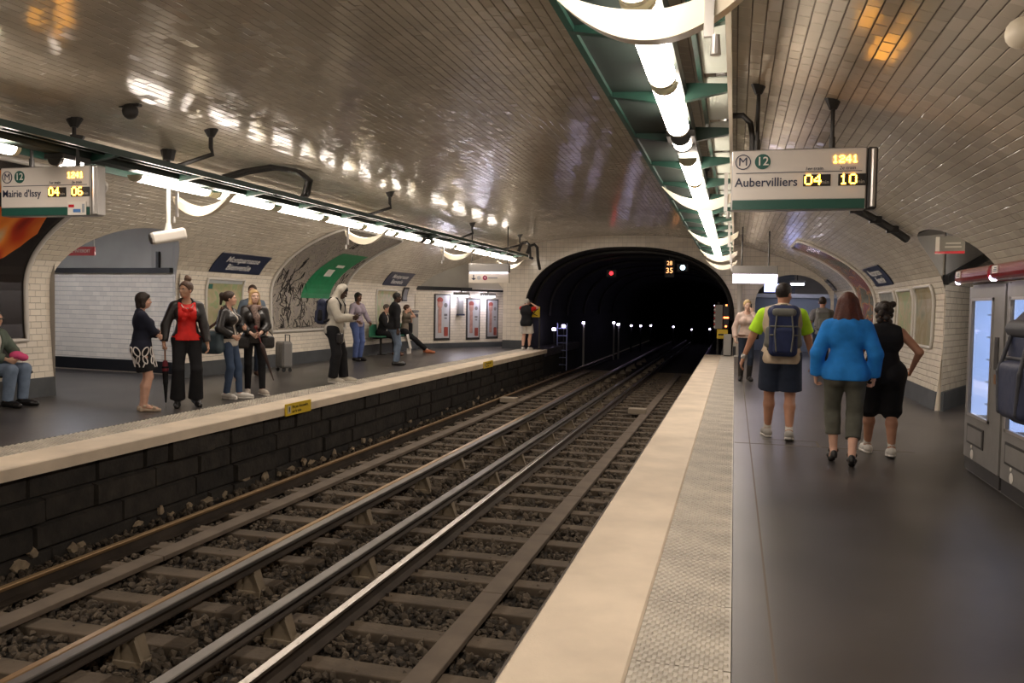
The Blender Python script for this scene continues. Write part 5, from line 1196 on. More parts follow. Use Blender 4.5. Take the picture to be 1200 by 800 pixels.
            if typ == 'trainer' and det < 1.3:
                S2 = Solid(.02); S2.cap(he - up * .02, ba - up * .02, .046 * k, .049 * k); S2.cap(ba - up * .02, to - up * .016, .049 * k, .039 * k); S2.cut(j['ball'] - up * .013, -up); S2.cut(j['ball'] + up * .012, up); v, fc = S2.mesh(.010); link_mesh('sole', v, fc, M_WHITE if shoes[1] != M_WHITE else M_GREYMETAL, o, True)
            if len(shoes) > 2:
                S2 = Solid(.02); e = j['ank'] + (j['kn'] - j['ank']) * .22; S2.cap(j['ank'], e, .042 * k, .043 * k); S2.cut(e, j['kn'] - j['ank']); v, fc = S2.mesh(.010); link_mesh('sock', v, fc, shoes[2], root, True)
    # --- hair
    S = Solid(.02); hk = hair[0]; E = lambda c, r, **kw: S.ell(Hd(*c), npv(r) * hs, hd_rot, **kw)
    if hk != 'bald':
        t = .009 if hk in ('short', 'thin') else .014
        E((0, -.016, .034), (.074 + t, .093 + t, .086 + t)); pn = hd_rot @ npv((0, .80, -.60)); pn /= np.linalg.norm(pn)
        S.cut(Hd(0, .062, .052) if hk != 'bob' else Hd(0, .075, .040), pn)
        if hk in ('short', 'thin'): S.cut(Hd(0, -.06, -.055), hd_rot @ npv((0, .25, -1)))
        if hk == 'bob': S.cap(Hd(-.062, -.015, .02), Hd(-.066, -.01, -.085), .036 * hs, .034 * hs); S.cap(Hd(.062, -.015, .02), Hd(.066, -.01, -.085), .036 * hs, .034 * hs); S.cap(Hd(0, -.06, .0), Hd(0, -.06, -.095), .06 * hs, .05 * hs); S.cap(Hd(-.04, .066, .07), Hd(.04, .066, .07), .022 * hs)
        if hk == 'long':
            for sx in (-1, 1): S.cap(Hd(sx * .062, -.005, .03), Hd(sx * .075, .01, -.12), .030 * hs, .032 * hs); S.cap(Hd(sx * .075, .01, -.12), T(sx * .085, .055, .36), .032 * hs, .022 * hs)
            S.cap(Hd(0, -.07, .0), T(0, -.09, .36), .055 * hs, .06 * hs)
        if hk == 'mane':
            for a, b, r in (((-.055, -.03, .03), (-.105, -.05, -.17), .052), ((.055, -.03, .03), (.11, -.05, -.15), .052), ((0, -.07, .03), (0, -.11, -.21), .065), ((-.035, -.08, -.03), (-.09, -.10, -.235), .045), ((.035, -.08, -.03), (.09, -.10, -.22), .045), ((-.06, -.05, -.08), (-.135, -.06, -.19), .03), ((.06, -.05, -.08), (.14, -.06, -.17), .03)): S.cap(Hd(*a), Hd(*b), r * hs, r * hs * .8)
        if hk == 'pony': S.ell(Hd(0, -.125, .06), npv((.035, .04, .05)) * hs, hd_rot); S.cap(Hd(0, -.125, .06), Hd(0, -.15, -.09), .034 * hs, .018 * hs)
        if hk == 'bun': S.ell(Hd(0, -.045, .155), npv((.052, .05, .045)) * hs, hd_rot, k=.01); S.ell(Hd(.02, -.05, .19), npv((.03, .03, .025)) * hs, hd_rot, k=.01)
        if hk == 'curly':
            for a in range(14): S.ell(Hd(.085 * math.cos(a * 2.4) * (1 - a * .03), -.03 + .08 * math.sin(a * 2.4), .09 - a * .016), npv((.04, .04, .04)) * hs, hd_rot, k=.01)
            S.ell(Hd(0, .10, -.03), npv((.06, .06, .075)) * hs, hd_rot, k=.01, sub=True)
        if hk == 'tied': S.ell(Hd(0, -.10, .02), npv((.035, .03, .035)) * hs, hd_rot)
        v, fc = S.mesh(.0085 * max(1, det)); link_mesh('hair', v, fc, m_hair, root, True)
    root['world_of'] = 0
    del root['world_of']
    J['T'] = T; J['Hd'] = Hd; J['Rt'] = Rt; J['k'] = k; J['root'] = root; J['hs'] = hs; J['hd'] = hd_rot; J['fw'] = fw
    J['W'] = Matrix.Translation(loc) @ Matrix.Rotation(R_(rz), 4, 'Z')
    return J
def solid_part(S, name, m, parent, st=.012): v, f = S.mesh(st); return link_mesh(name, v, f, m, parent, True)
def head_part(J, name, items, m, st=.007):
    S = Solid(.008)
    for kind, *a in items:
        if kind == 'c': S.cap(J['Hd'](*a[0]), J['Hd'](*a[1]), a[2] * J['hs'], a[3] * J['hs'])
        else: S.ell(J['Hd'](*a[0]), npv(a[1]) * J['hs'], J['hd'])
    return solid_part(S, name, m, J['root'], st)
def carried(J, name, label, cat, at=(0, 0, 0), group=None):
    """a thing carried by a person: its own top-level Empty that shares the person's heading; parts use the person's coordinates minus at"""
    M = J['W']; p = M @ Vector(at); t = thing(name, label, cat, tuple(p), M.to_euler().z, group); t['at'] = [float(a) for a in at]; return t
def cpart(t, S, name, m, st=.012):
    v, f = S.mesh(st); v = v - np.array(t['at']); return link_mesh(name, v, f, m, t, True)
def backpack(J, label, m_main, m_trim, size=(.16, .09, .25), z=.24, off=-.20, st=.011, det=True, x=0.):
    T, Rt, k = J['T'], J['Rt'], J['k']; c = T(x, off, z); t = carried(J, 'backpack', label, 'backpack', tuple(c - npv((0, 0, size[2])))); w, d, h = size
    S = Solid(.03); S.box(c, npv((w, d, h)), .06, Rt); S.cap(T(x - w * .6, off, z + h * .82), T(x + w * .6, off, z + h * .82), d * .8); cpart(t, S, 'main_body', m_main, st)
    S = Solid(.02); S.box(T(x, off - d * .95, z - h * .32), npv((w * .72, d * .42, h * .55)), .04, Rt); cpart(t, S, 'front_pocket', m_main, st)
    S = Solid(.02); S.box(T(x, off - d * .1, z + h * .80), npv((w * .86, d * 1.08, h * .18)), .045, Rt); cpart(t, S, 'lid', m_trim, st)
    for sx in (-1, 1):
        S = Solid(.01); S.cap(T(x + sx * w * .95, off, z - h * .45), T(x + sx * w * .95, off, z + h * .1), d * .55, d * .4); cpart(t, S, 'side_pocket', m_trim, st)
        S = Solid(.008); p = [T(x + sx * .075, off + d * .6, z + h * .75), T(x + sx * .09, -.075, .525), T(x + sx * .105, .03, .525), T(x + sx * .11, .115, .42), T(x + sx * .125, .10, .22), T(x + sx * .14, off + d, z - h * .7)]
        S.chain(p, [.024] * 6, flat=1); cpart(t, S, 'shoulder_strap', m_trim, st)
    if det:
        for zz in (-.1, .25):
            S = Solid(.006); S.cap(T(x - w * .9, off - d * .95, z + zz * h), T(x + w * .9, off - d * .95, z + zz * h), .011); cpart(t, S, 'compression_strap', m_trim, .008)
        for sx in (-1, 1):
            S = Solid(.006); S.chain([T(x + sx * w * .5, off - d * 1.0, z + h * .7), T(x + sx * w * .62, off - d * 1.33, z), T(x + sx * w * .5, off - d * 1.33, z - h * .75)], [.010] * 3); cpart(t, S, 'zip', m_trim, .008)
        S = Solid(.006); S.chain([T(x - .04, off, z + h * 1.0), T(x - .03, off, z + h * 1.12), T(x + .03, off, z + h * 1.12), T(x + .04, off, z + h * 1.0)], [.009] * 4); cpart(t, S, 'grab_loop', m_trim, .008)
    return t
# ------------------------------------------------------------------ people on the right platform
fb = fabric
M_LIME = fb('lime_shirt', (.42, .72, .03)); M_BEIGE = fb('beige_vest_cloth', (.50, .40, .29)); M_NAVYC = fb('navy_cloth', (.022, .030, .052)); M_BLUE = fb('blue_fleece', (.020, .20, .60), bump=.3)
M_GREYG = fb('grey_green_cloth', (.105, .105, .085)); M_BLK = fb('black_cloth', (.012, .012, .014)); M_JEAN = fb('blue_denim', (.055, .085, .15)); M_JEAN2 = fb('pale_denim', (.16, .21, .29)); M_DKJEAN = fb('dark_denim', (.022, .03, .05))
M_LEATH = mat('black_leather', (.018, .016, .016), rough=.38, bump=.3, bscale=22); M_REDC = fb('red_satin', (.62, .018, .014), rough=.5); M_PINKC = fb('pale_pink_knit', (.58, .45, .39)); M_LAV = fb('lavender_cloth', (.33, .28, .33)); M_GREYC = fb('grey_cloth', (.16, .155, .15))
M_PALEG = fb('pale_grey_jersey', (.42, .39, .33)); M_OLIVE = fb('grey_green_jacket', (.10, .125, .10)); M_TRAIN = mat('grey_trainer', (.30, .28, .25), rough=.6, var=.3); M_WTRAIN = mat('white_trainer', (.62, .59, .54), rough=.55); M_SOCK = fb('white_sock', (.62, .58, .52)); M_BSHOE = mat('black_shoe', (.012, .011, .011), rough=.35)
M_PACKN = fb('navy_pack_nylon', (.018, .026, .075), rough=.6); M_PACKG = fb('grey_pack_nylon', (.13, .13, .115), rough=.65); M_PACKD = fb('dark_navy_nylon', (.026, .032, .062), rough=.5); M_WHITEC = fb('white_cloth', (.60, .56, .50)); M_BROWNL = mat('brown_leather', (.11, .045, .025), rough=.5)
DK = (.018, .013, .01)
p1 = person('man in lime T-shirt and beige vest walking away with a blue backpack', (.53, 10.02, 0), 1, 1.80, 'm', 1.16, 'tan', ('short', (.016, .011, .009)), feet=((.10, -.14, -7, 10), (-.11, .20, 8, 0)), hands=((.36, .10, .86), (-.42, .06, .86)), elbows=((1, -.6, 0), (-1, -.7, 0)), curl=(.6, .45), head=(-34, -4, 0),
    clothes=(dict(kind='shirt', name='lime_shirt', mat=M_LIME, sleeve=.78, hem=-.02, g=.016, label='lime green short-sleeved T-shirt'), dict(kind='vest', name='vest', mat=M_BEIGE, sleeve=0, hem=-.10, g=.030, label='beige sleeveless vest'), dict(kind='shorts', name='shorts', mat=M_NAVYC, frac=.90, g=.022, hemr=.098, top=.02, label='navy knee-length shorts')), shoes=('trainer', M_TRAIN, M_SOCK), belly=.02)
backpack(p1, 'blue and grey hiking backpack on the man in the beige vest', M_PACKN, M_PACKG, (.155, .10, .27), .25, -.235)
S = Solid(.01); w = p1['L']['wr']; dd = (p1['L']['wr'] - p1['L']['el']); dd /= np.linalg.norm(dd); S.cap(w - dd * .02, w + dd * .002, .034, .034); t = carried(p1, 'wristwatch', 'silver watch on the left wrist of the man in the beige vest', 'watch', tuple(w)); cpart(t, S, 'strap', M_ALU, .007)
p2 = person('woman with auburn hair in bright blue jacket and grey capri trousers walking away', (1.05, 8.52, 0), -3, 1.66, 'f', 1.10, 'fair', ('mane', (.075, .018, .010)), pelvis=(0, 0, .975), feet=((.075, -.13, -5, 20, .01), (-.08, .13, 5, 18, .01)), hands=((.27, .05, .92), (-.28, .06, .92)), elbows=((.7, -1, 0), (-.7, -1, 0)), curl=(.7, .7), head=(2, -2, 0),
    clothes=(dict(kind='jacket', name='jacket', mat=M_BLUE, sleeve=1.97, hem=-.09, g=.030, hemr=.185, hood=1, collar=1, label='bright blue hooded jacket'), dict(kind='trousers', name='trousers', mat=M_GREYG, frac=1.66, g=.012, thin=1.04, flare=.074, label='grey capri trousers')), shoes=('sandal', M_BSHOE))
p3 = person('short woman in sleeveless black top and black cropped trousers behind the blue jacket', (1.50, 9.28, 0), 2, 1.60, 'f', 1.20, 'tan', ('curly', (.022, .014, .010)), feet=((.10, -.12, -6, 6), (-.10, .18, 6, 0)), hands=((.33, .10, 1.0), (-.30, .05, .86)), elbows=((1, -1, .1), (-1, -.6, 0)), curl=(.9, .5), head=(-8, -3, 0),
    clothes=(dict(kind='top', name='shirt', mat=M_BLK, sleeve=0, hem=-.14, g=.024, hemr=.17), dict(kind='trousers', name='trousers', mat=M_BLK, frac=1.12, g=.035, thin=1.1, flare=.115)), shoes=('trainer', M_WTRAIN, M_SOCK))
p4 = person('distant man with dark hair walking away with a grey backpack', (1.98, 20.6, 0), 0, 1.80, 'm', 1.0, 'tan', ('short', (.03, .018, .012)), feet=((.09, .2, -6, 0), (-.10, -.2, 6, 20)), hands=((.27, .10, .90), (-.27, -.05, .90)), head=(-15, 0, 0), det=1.25,
    clothes=(dict(kind='shirt', name='shirt', mat=M_GREYC, sleeve=.8, g=.016), dict(kind='trousers', name='trousers', mat=M_DKJEAN, g=.012)), shoes=('trainer', M_WTRAIN))
backpack(p4, 'grey backpack on the distant walking man', M_PACKG, M_GREYC, (.15, .09, .24), .26, -.21, .014, False)
p5 = person('blonde woman in pale pink jumper and dark boots on the phone beside the tunnel', (.25, 17.95, 0), 186, 1.68, 'f', .92, 'pale', ('tied', (.50, .36, .18)), feet=((.10, .02, -10, 0), (-.08, .0, 10, 0)), hands=((.25, .12, .92), (-.085, .17, 1.50)), elbows=((.6, -1, 0), (-.5, .3, -1)), curl=(.6, .9), palm=(None, (.4, -1, .2)), hdir=(None, (.15, -.15, 1)), head=(6, -2, 0), det=1.15,
    clothes=(dict(kind='jumper', name='jumper', mat=M_PINKC, sleeve=1.9, hem=-.03, g=.022), dict(kind='trousers', name='jeans', mat=M_DKJEAN, g=.006, thin=.95)), shoes=('boot', M_LEATH))
t = carried(p5, 'mobile_phone', 'dark mobile phone at the ear of the blonde woman', 'phone', tuple(p5['L']['grip'])); S = Solid(.005); S.box(p5['L']['grip'] + npv((.0, .0, .03)), (.012, .03, .06), .006); cpart(t, S, 'body', M_BLACK, .006)
c = p5['T'](.0, .02, -.02); t = carried(p5, 'belt', 'brown belt around the hips of the blonde woman', 'belt', tuple(c)); S = Solid(.01); S.cap(p5['T'](-.05, 0, .02), p5['T'](.05, 0, .02), .135, flat=.9); S.cut(p5['T'](0, 0, .045), (0, 0, 1)); S.cut(p5['T'](0, 0, -.005), (0, 0, -1)); cpart(t, S, 'strap', M_BROWNL, .012)
c = p5['T'](-.2, -.05, .06); t = carried(p5, 'shoulder_bag', 'small black bag at the hip of the blonde woman', 'bag', tuple(c)); S = Solid(.02); S.box(c, (.06, .10, .11), .03); cpart(t, S, 'pouch', M_BLK, .012); S = Solid(.006); S.chain([c + npv((0, 0, .1)), p5['T'](-.17, .02, .3), p5['T'](-.14, .0, .53)], [.012] * 3); cpart(t, S, 'strap', M_BLK, .009)
p6 = person('person at the right edge carrying a navy backpack, mostly outside the frame', (1.62, 4.10, 0), -84, 1.78, 'm', 1.05, 'fair', ('short', (.03, .02, .015)), feet=((.10, .12, -6, 0), (-.10, -.08, 6, 0)), hands=((.20, .20, 1.05), (-.20, .20, 1.05)), clothes=(dict(kind='shirt', name='shirt', mat=M_GREYC, sleeve=.8, g=.016), dict(kind='trousers', name='trousers', mat=M_DKJEAN, g=.014)), shoes=('trainer', M_WTRAIN), head=(-10, 0, 0))
backpack(p6, 'large dark navy backpack cut off by the right edge', M_PACKD, mat('dark_trim', (.030, .032, .042), rough=.6), (.17, .125, .235), .265, -.285, .009)

# ------------------------------------------------------------------ people on the left platform
dres = fb('dark_navy_knit', (.014, .016, .030))
p7 = person('dark-haired woman in navy top and black skirt with white loops, arms folded', (-7.62, 9.36, 0), -44, 1.58, 'f', 1.08, 'fair', ('bob', (.022, .012, .009)), feet=((.08, .03, -6, 0), (-.08, .02, 6, 0)), hands=((-.13, .25, 1.16), (.12, .22, 1.12)), elbows=((1, .1, -.9), (-1, .1, -.9)), curl=(.9, .9), palm=((0, -1, 0), (0, -1, 0)), head=(-4, 0, 0),
    clothes=(dict(kind='top', name='top', mat=dres, sleeve=1.75, hem=-.06, g=.020, hemr=.16), dict(kind='skirt', name='skirt', mat=M_BLK, len=.93, hemr=.175, g=.018)), shoes=('sandal', mat('beige_sandal', (.50, .38, .28), rough=.5)))
SK = p7['solid']['skirt']; cx, cy = p7['T'](0, 0, 0)[:2]
def on_skirt(a, z):
    d = npv((math.cos(a), math.sin(a), 0)); r = np.linspace(.05, .32, 110); v = SK((npv((cx, cy, z)) + d * r[:, None]).astype(np.float32)); i = int(np.argmax(v > 0)); return npv((cx, cy, z)) + d * (r[i] + .001)
M_BRAID = mat('white_braid', (.66, .62, .60), rough=.7)
for ang in (-75, -8, 62, 130, 200):
    for sg in (1, -1):
        a0 = R_(ang + sg * 17)
        for (dz, w, h, tl) in ((.105, .21, .060, .55), (-.005, .15, .050, -.5)):
            mb = MB(); mb.tube([on_skirt(a0 + w * math.cos(u) + sg * tl * .16 * math.sin(u), .70 + dz + h * math.sin(u)) for u in np.linspace(0, 2 * math.pi, 19)], .0085, 5); mb.build('white_loop', M_BRAID, p7['root'])
        mb = MB(); mb.tube([on_skirt(a0 - sg * .05 * k, .665 - .022 * k) for k in range(4)], .009, 5); mb.build('white_loop', M_BRAID, p7['root'])
p8 = person('tall woman in red blouse and open black leather jacket with hair in a bun', (-7.42, 10.03, 0), -138, 1.75, 'f', .98, 'olive', ('bun', (.10, .055, .035)), feet=((.12, .03, -8, 8), (-.12, -.02, 10, 8)), hands=((.30, .06, .90), (-.27, .07, .88)), elbows=((1, -.7, 0), (-1, -.7, 0)), curl=(1.1, .45), head=(-46, 0, 0),
    clothes=(dict(kind='blouse', name='blouse', mat=M_REDC, sleeve=0, hem=-.03, g=.020, hemr=.20, neck=.075, label='red sleeveless blouse'), dict(kind='jacket', name='jacket', mat=M_LEATH, sleeve=1.92, hem=.02, g=.024, open=.112, collar=1, label='open black leather jacket'), dict(kind='trousers', name='trousers', mat=M_BLK, g=.014, flare=.105, thin=1.06, top=.0)), shoes=('shoe', M_BSHOE))
S = Solid(.015)
for i, (x, z) in enumerate(((-.04, .40), (.0, .37), (.045, .40), (-.02, .33), (.03, .32), (.05, .27))): S.ell(p8['T'](x, .150 - .01 * (i % 2), z), npv((.035, .02, .03)), p8['Rt'])
solid_part(S, 'blouse_ruffle', M_REDC, p8['root'], .009)
S = Solid(.004); S.chain([p8['T'](.075 * math.cos(a), .105 + .035 * math.sin(a), .47 - .055 * math.sin(a)) for a in np.linspace(0, math.pi, 9)], [.006] * 9); solid_part(S, 'necklace', M_ALU, p8['root'], .005)
gr = p8['R']['grip']; tip = npv((gr[0] - .01, gr[1] + .04, .0)); t = carried(p8, 'umbrella', 'closed black umbrella with wooden handle held by the woman in red', 'umbrella', tuple(tip)); u = gr - tip; Lg = np.linalg.norm(u); u /= Lg
S = Solid(.008); S.cap(tip + u * .005, tip + u * .10, .006, .007); cpart(t, S, 'ferrule', M_ALU, .006)
S = Solid(.012); S.chain([tip + u * .08, tip + u * .35, tip + u * .56, tip + u * .62], [.012, .032, .042, .020]); cpart(t, S, 'canopy', M_BLK, .009)
S = Solid(.012); S.chain([tip + u * .53, tip + u * .63], [.046, .034]); cpart(t, S, 'tie_band', mat('dark_red_cloth', (.16, .01, .02), rough=.6), .009)
S = Solid(.006); S.chain([tip + u * .60, tip + u * (Lg + .06)], [.011, .013]); cpart(t, S, 'handle', mat('wood_handle', (.26, .11, .04), rough=.45), .006)
p9 = person('brunette with ponytail in black leather jacket and blue jeans turning to her friend', (-7.42, 11.05, 0), -84, 1.63, 'f', .93, 'fair', ('pony', (.035, .020, .014)), feet=((.06, -.02, -18, 0), (-.07, .14, 14, 0)), hands=((.17, .16, 1.03), (-.05, .24, 1.16)), elbows=((1, -1, .1), (-.8, -.3, -.8)), curl=(.8, 1.1), palm=((-1, 0, 0), (0, -1, 0)), head=(28, 2, 0), lean=-2,
    clothes=(dict(kind='shirt', name='shirt', mat=M_WHITEC, sleeve=0, hem=-.10, g=.016, label='white shirt tail'), dict(kind='jacket', name='jacket', mat=M_LEATH, sleeve=1.9, hem=.02, g=.026, open=.03, collar=1), dict(kind='trousers', name='jeans', mat=M_JEAN, g=.006, thin=.96, top=.0)), shoes=('trainer', M_WTRAIN))
c = p9['T'](.22, -.20, -.02); t = carried(p9, 'shoulder_bag', 'large blue-grey shoulder bag hanging behind the brunette', 'bag', tuple(c - npv((0, 0, .18)))); S = Solid(.04); S.box(c, (.09, .19, .16), .07); S.cap(c - npv((0, .1, .08)), c + npv((0, .1, -.08)), .10); cpart(t, S, 'pouch', mat('blue_grey_leather', (.045, .075, .095), rough=.5), .012)
for dx in (-.03, .04): S = Solid(.006); S.chain([c + npv((dx, -.15, .12)), p9['T'](.18 + dx, -.10, .30), p9['T'](.16 + dx * .6, -.02, .535), p9['T'](.18 + dx, .03, .35), c + npv((dx, .15, .12))], [.011] * 5); cpart(t, S, 'strap', M_BROWNL, .009)
scarf = ramp_mat('mottled_scarf', 'noise', 22, [(.35, (.05, .035, .03)), (.5, (.28, .20, .17)), (.65, (.12, .07, .06))], rough=.9)
p10 = person('young woman with long blonde hair in dark jacket and patterned scarf facing the tracks', (-7.42, 11.72, 0), -140, 1.67, 'f', .95, 'pale', ('long', (.46, .30, .13)), feet=((.10, .0, -8, 0), (-.12, .12, 16, 0)), hands=((.06, .26, 1.02), (-.06, .27, 1.03)), elbows=((1, -.5, -.6), (-1, -.5, -.6)), curl=(1.0, 1.0), palm=((-1, 0, 0), (1, 0, 0)), head=(8, 3, 0),
    clothes=(dict(kind='jacket', name='jacket', mat=M_LEATH, sleeve=1.75, hem=-.10, g=.028), dict(kind='leggings', name='leggings', mat=M_BLK, g=.004, thin=.95)), shoes=('trainer', mat('beige_trainer', (.45, .39, .32), rough=.6)))
S = Solid(.03); S.chain([p10['T'](.09 * math.cos(a), .02 + .08 * math.sin(a), .50) for a in np.linspace(0, 2 * math.pi, 9)], [.036] * 9); S.chain([p10['T'](.02, .11, .47), p10['T'](-.02, .165, .33), p10['T'](-.04, .165, .17)], [.05, .05, .03]); solid_part(S, 'scarf', scarf, p10['root'])
gr = (p10['R']['grip'] + p10['L']['grip']) / 2 + npv((-.03, .02, 0)); tip = npv((gr[0] - .22, gr[1] + .05, .25)); t = carried(p10, 'umbrella', 'dark brown closed umbrella held slanting by the blonde girl', 'umbrella', tuple(tip)); u = gr - tip; Lg = np.linalg.norm(u); u /= Lg
S = Solid(.01); S.chain([tip, tip + u * .3, tip + u * .55, tip + u * .62], [.008, .024, .036, .016]); cpart(t, S, 'canopy', mat('brown_black_cloth', (.035, .018, .016), rough=.6), .009)
S = Solid(.006); S.chain([tip + u * .58, tip + u * (Lg + .14)], [.010, .012]); S.ell(tip + u * (Lg + .15), (.03, .03, .03)); cpart(t, S, 'handle', mat('dark_red_handle', (.16, .03, .025), rough=.4), .006)
for sx, lab in ((1, 'black handbag at the right hip of the blonde girl'), (-1, 'black handbag at the left hip of the blonde girl')):
    c = p10['T'](sx * .20, .13, -.08); t = carried(p10, 'handbag', lab, 'bag', tuple(c - npv((0, 0, .13)))); S = Solid(.03); S.box(c, (.11, .055, .10), .045); cpart(t, S, 'pouch', M_LEATH, .012); S = Solid(.006); S.chain([c + npv((-.08, 0, .11)), c + npv((-.04 * sx, 0, .24)), c + npv((.08, 0, .11))], [.009] * 3); cpart(t, S, 'strap', M_LEATH, .008)
p11 = person('man with brown hair half hidden behind the blonde girl', (-9.25, 14.55, 0), -135, 1.80, 'm', .95, 'fair', ('short', (.05, .028, .018)), hands=((.26, .06, .90), (-.26, .06, .90)), head=(-20, 0, 0), det=1.15, clothes=(dict(kind='shirt', name='shirt', mat=fb('steel_blue_shirt', (.13, .17, .22)), sleeve=1.9, g=.016), dict(kind='trousers', name='trousers', mat=M_DKJEAN, g=.012)), shoes=('shoe', M_BROWNL))
t = thing('suitcase', 'grey upright suitcase on wheels standing near the left wall', 'suitcase', (-9.25, 15.75, 0), R_(-35)); ms = mat('grey_shell', (.20, .195, .19), rough=.4, metal=.2)
MB().rbox((0, 0, .36), (.40, .22, .56), .05, axis=1).build('shell', ms, t)
for k in range(5): MB().box((-.15 + .075 * k, -.113, .36), (.02, .012, .46)).build('rib', ms, t)
for sx in (-1, 1):
    for sy in (-1, 1): MB().cyl((sx * .15 - .012, sy * .07, .04), (sx * .15 + .012, sy * .07, .04), .04, n=10).build('wheel', M_BLACK, t)
MB().tube([(-.11, .08, .62), (-.11, .08, .78), (.11, .08, .78), (.11, .08, .62)], .012, 6).build('handle', M_DARKMETAL, t)
p12 = person('hooded man in pale grey sweatshirt looking down at his phone', (-7.18, 14.02, 0), -82, 1.84, 'm', 1.02, 'dark', ('short', (.01, .008, .007)), feet=((.09, .0, -10, 0), (-.10, .14, 10, 0)), hands=((.06, .34, 1.16), (-.08, .33, 1.14)), elbows=((.8, -.6, -.8), (-.8, -.6, -.8)), curl=(.9, .9), palm=((-.5, -.3, .8), (.5, -.3, .8)), head=(8, -34, 0), lean=4,
    clothes=(dict(kind='hoodie', name='hoodie', mat=M_PALEG, sleeve=1.95, hem=-.10, g=.034, hemr=.155, hood_up=1, label='pale grey hooded sweatshirt'), dict(kind='trousers', name='trousers', mat=M_BLK, g=.026, flare=.085, thin=1.05)), shoes=('trainer', mat('pale_trainer', (.46, .42, .34), rough=.6)))
t = carried(p12, 'mobile_phone', 'small phone in the hands of the hooded man', 'phone', tuple((p12['R']['grip'] + p12['L']['grip']) / 2)); S = Solid(.004); S.box((p12['R']['grip'] + p12['L']['grip']) / 2 + npv((0, .03, .01)), (.035, .065, .007), .005, rotm(30, 0, 0)); cpart(t, S, 'body', M_BLACK, .006)
backpack(p12, 'black backpack on the back of the hooded man', M_PACKD, M_BLK, (.15, .09, .22), .26, -.235, .012, False)
c = p12['T'](.16, .16, -.16); t = carried(p12, 'shoulder_bag', 'small dark pouch hanging in front of the hooded man', 'bag', tuple(c)); S = Solid(.02); S.box(c, (.06, .05, .10), .03); cpart(t, S, 'pouch', M_LEATH, .012); S = Solid(.006); S.cap(p12['T'](.05, .19, .0), p12['T'](.06, .20, -.22), .010); cpart(t, S, 'strap', M_WHITEC, .008)
p13 = person('woman in lavender top and blue jeans standing by the wall behind the hooded man', (-9.30, 19.4, 0), -112, 1.74, 'f', 1.0, 'brown', ('bob', (.02, .012, .01)), hands=((.22, .26, 1.02), (-.20, .25, .98)), elbows=((.8, -1, -.2), (-.8, -1, -.2)), curl=(.6, .6), det=1.2, clothes=(dict(kind='top', name='shirt', mat=M_LAV, sleeve=1.9, hem=-.08, g=.022), dict(kind='trousers', name='jeans', mat=fb('mid_blue_denim', (.09, .13, .30)), g=.016)), shoes=('shoe', M_BSHOE))
p14 = person('man in black jacket and pale jeans with his back turned near the bench', (-7.86, 18.4, 0), -52, 1.74, 'm', 1.05, 'dark', ('short', (.012, .01, .009)), hands=((.27, .02, .86), (-.24, .10, .90)), elbows=((1, -.9, .1), (-1, -.6, 0)), head=(-10, -6, 0), det=1.2, lean=3, clothes=(dict(kind='jacket', name='jacket', mat=M_BLK, sleeve=1.9, hem=-.10, g=.030), dict(kind='trousers', name='jeans', mat=M_JEAN2, g=.016, thin=1.02)), shoes=('shoe', M_BSHOE), feet=((.07, .02, -6, 0), (-.07, .10, 8, 0)))
def seat_feet(y, z=0): return ((.11, y, -6, 0), (-.11, y - .05, 6, 0))
p15 = person('seated man in dark suit with white shirt leaning forward on the bench', (-9.72, 21.9, 0), -84, 1.76, 'm', 1.05, 'fair', ('short', (.10, .08, .065)), pelvis=(0, 0, .66), lean=9, feet=seat_feet(.42), hands=((.12, .38, .84), (-.10, .40, .84)), elbows=((1, -.6, -.4), (-1, -.6, -.4)), curl=(.9, .9), head=(0, -8, 0), det=1.2, clothes=(dict(kind='shirt', name='shirt', mat=M_WHITEC, sleeve=0, hem=0, g=.012), dict(kind='jacket', name='jacket', mat=M_BLK, sleeve=1.92, hem=-.08, g=.030, open=.045, collar=1), dict(kind='trousers', name='trousers', mat=M_BLK, g=.014)), shoes=('shoe', M_BROWNL))
p16 = person('seated woman in grey T-shirt and black trousers with legs stretched out, hand to her face', (-9.66, 23.2, 0), -72, 1.72, 'f', 1.0, 'fair', ('tied', (.10, .05, .03)), pelvis=(0, .08, .68), lean=4, feet=((.08, .80, -4, 0), (-.06, .74, 8, 0)), hands=((-.02, .28, 1.26), (-.10, .28, 1.05)), elbows=((1, .2, -.8), (-1, .1, -.6)), curl=(1.0, .8), palm=((0, -1, 0), (0, -1, 0)), hdir=((0, -.2, 1), None), head=(4, -4, 0), det=1.2, clothes=(dict(kind='shirt', name='shirt', mat=fb('taupe_shirt', (.17, .14, .11)), sleeve=.6, hem=-.04, g=.016), dict(kind='trousers', name='trousers', mat=M_BLK, g=.014)), shoes=('shoe', mat('orange_shoe', (.42, .13, .05), rough=.5)))
c = p16['T'](-.17, .14, .08); t = carried(p16, 'handbag', 'black bag in the lap of the seated woman', 'bag', tuple(c)); S = Solid(.04); S.box(c, (.10, .09, .17), .06); cpart(t, S, 'pouch', M_BLK, .014)
p17 = person('white-haired man in black waistcoat and white shorts photographing the tunnel', (-6.68, 26.75, 0), -8, 1.70, 'm', 1.12, 'fair', ('short', (.50, .47, .42)), feet=((.10, .02, -10, 0), (-.11, -.03, 10, 0)), hands=((.10, .26, 1.58), (-.10, .26, 1.58)), elbows=((1, .1, -.5), (-1, .1, -.5)), curl=(1.0, 1.0), palm=((-1, 0, 0), (1, 0, 0)), head=(0, 2, 0), det=1.25, clothes=(dict(kind='shirt', name='shirt', mat=M_REDC, sleeve=.5, hem=0, g=.012, label='red T-shirt under the waistcoat'), dict(kind='vest', name='waistcoat', mat=M_BLK, sleeve=0, hem=-.14, g=.040, hemr=.17), dict(kind='shorts', name='shorts', mat=M_WHITEC, frac=.85, g=.024, hemr=.1, top=.0)), shoes=('trainer', M_WTRAIN, M_BLK))
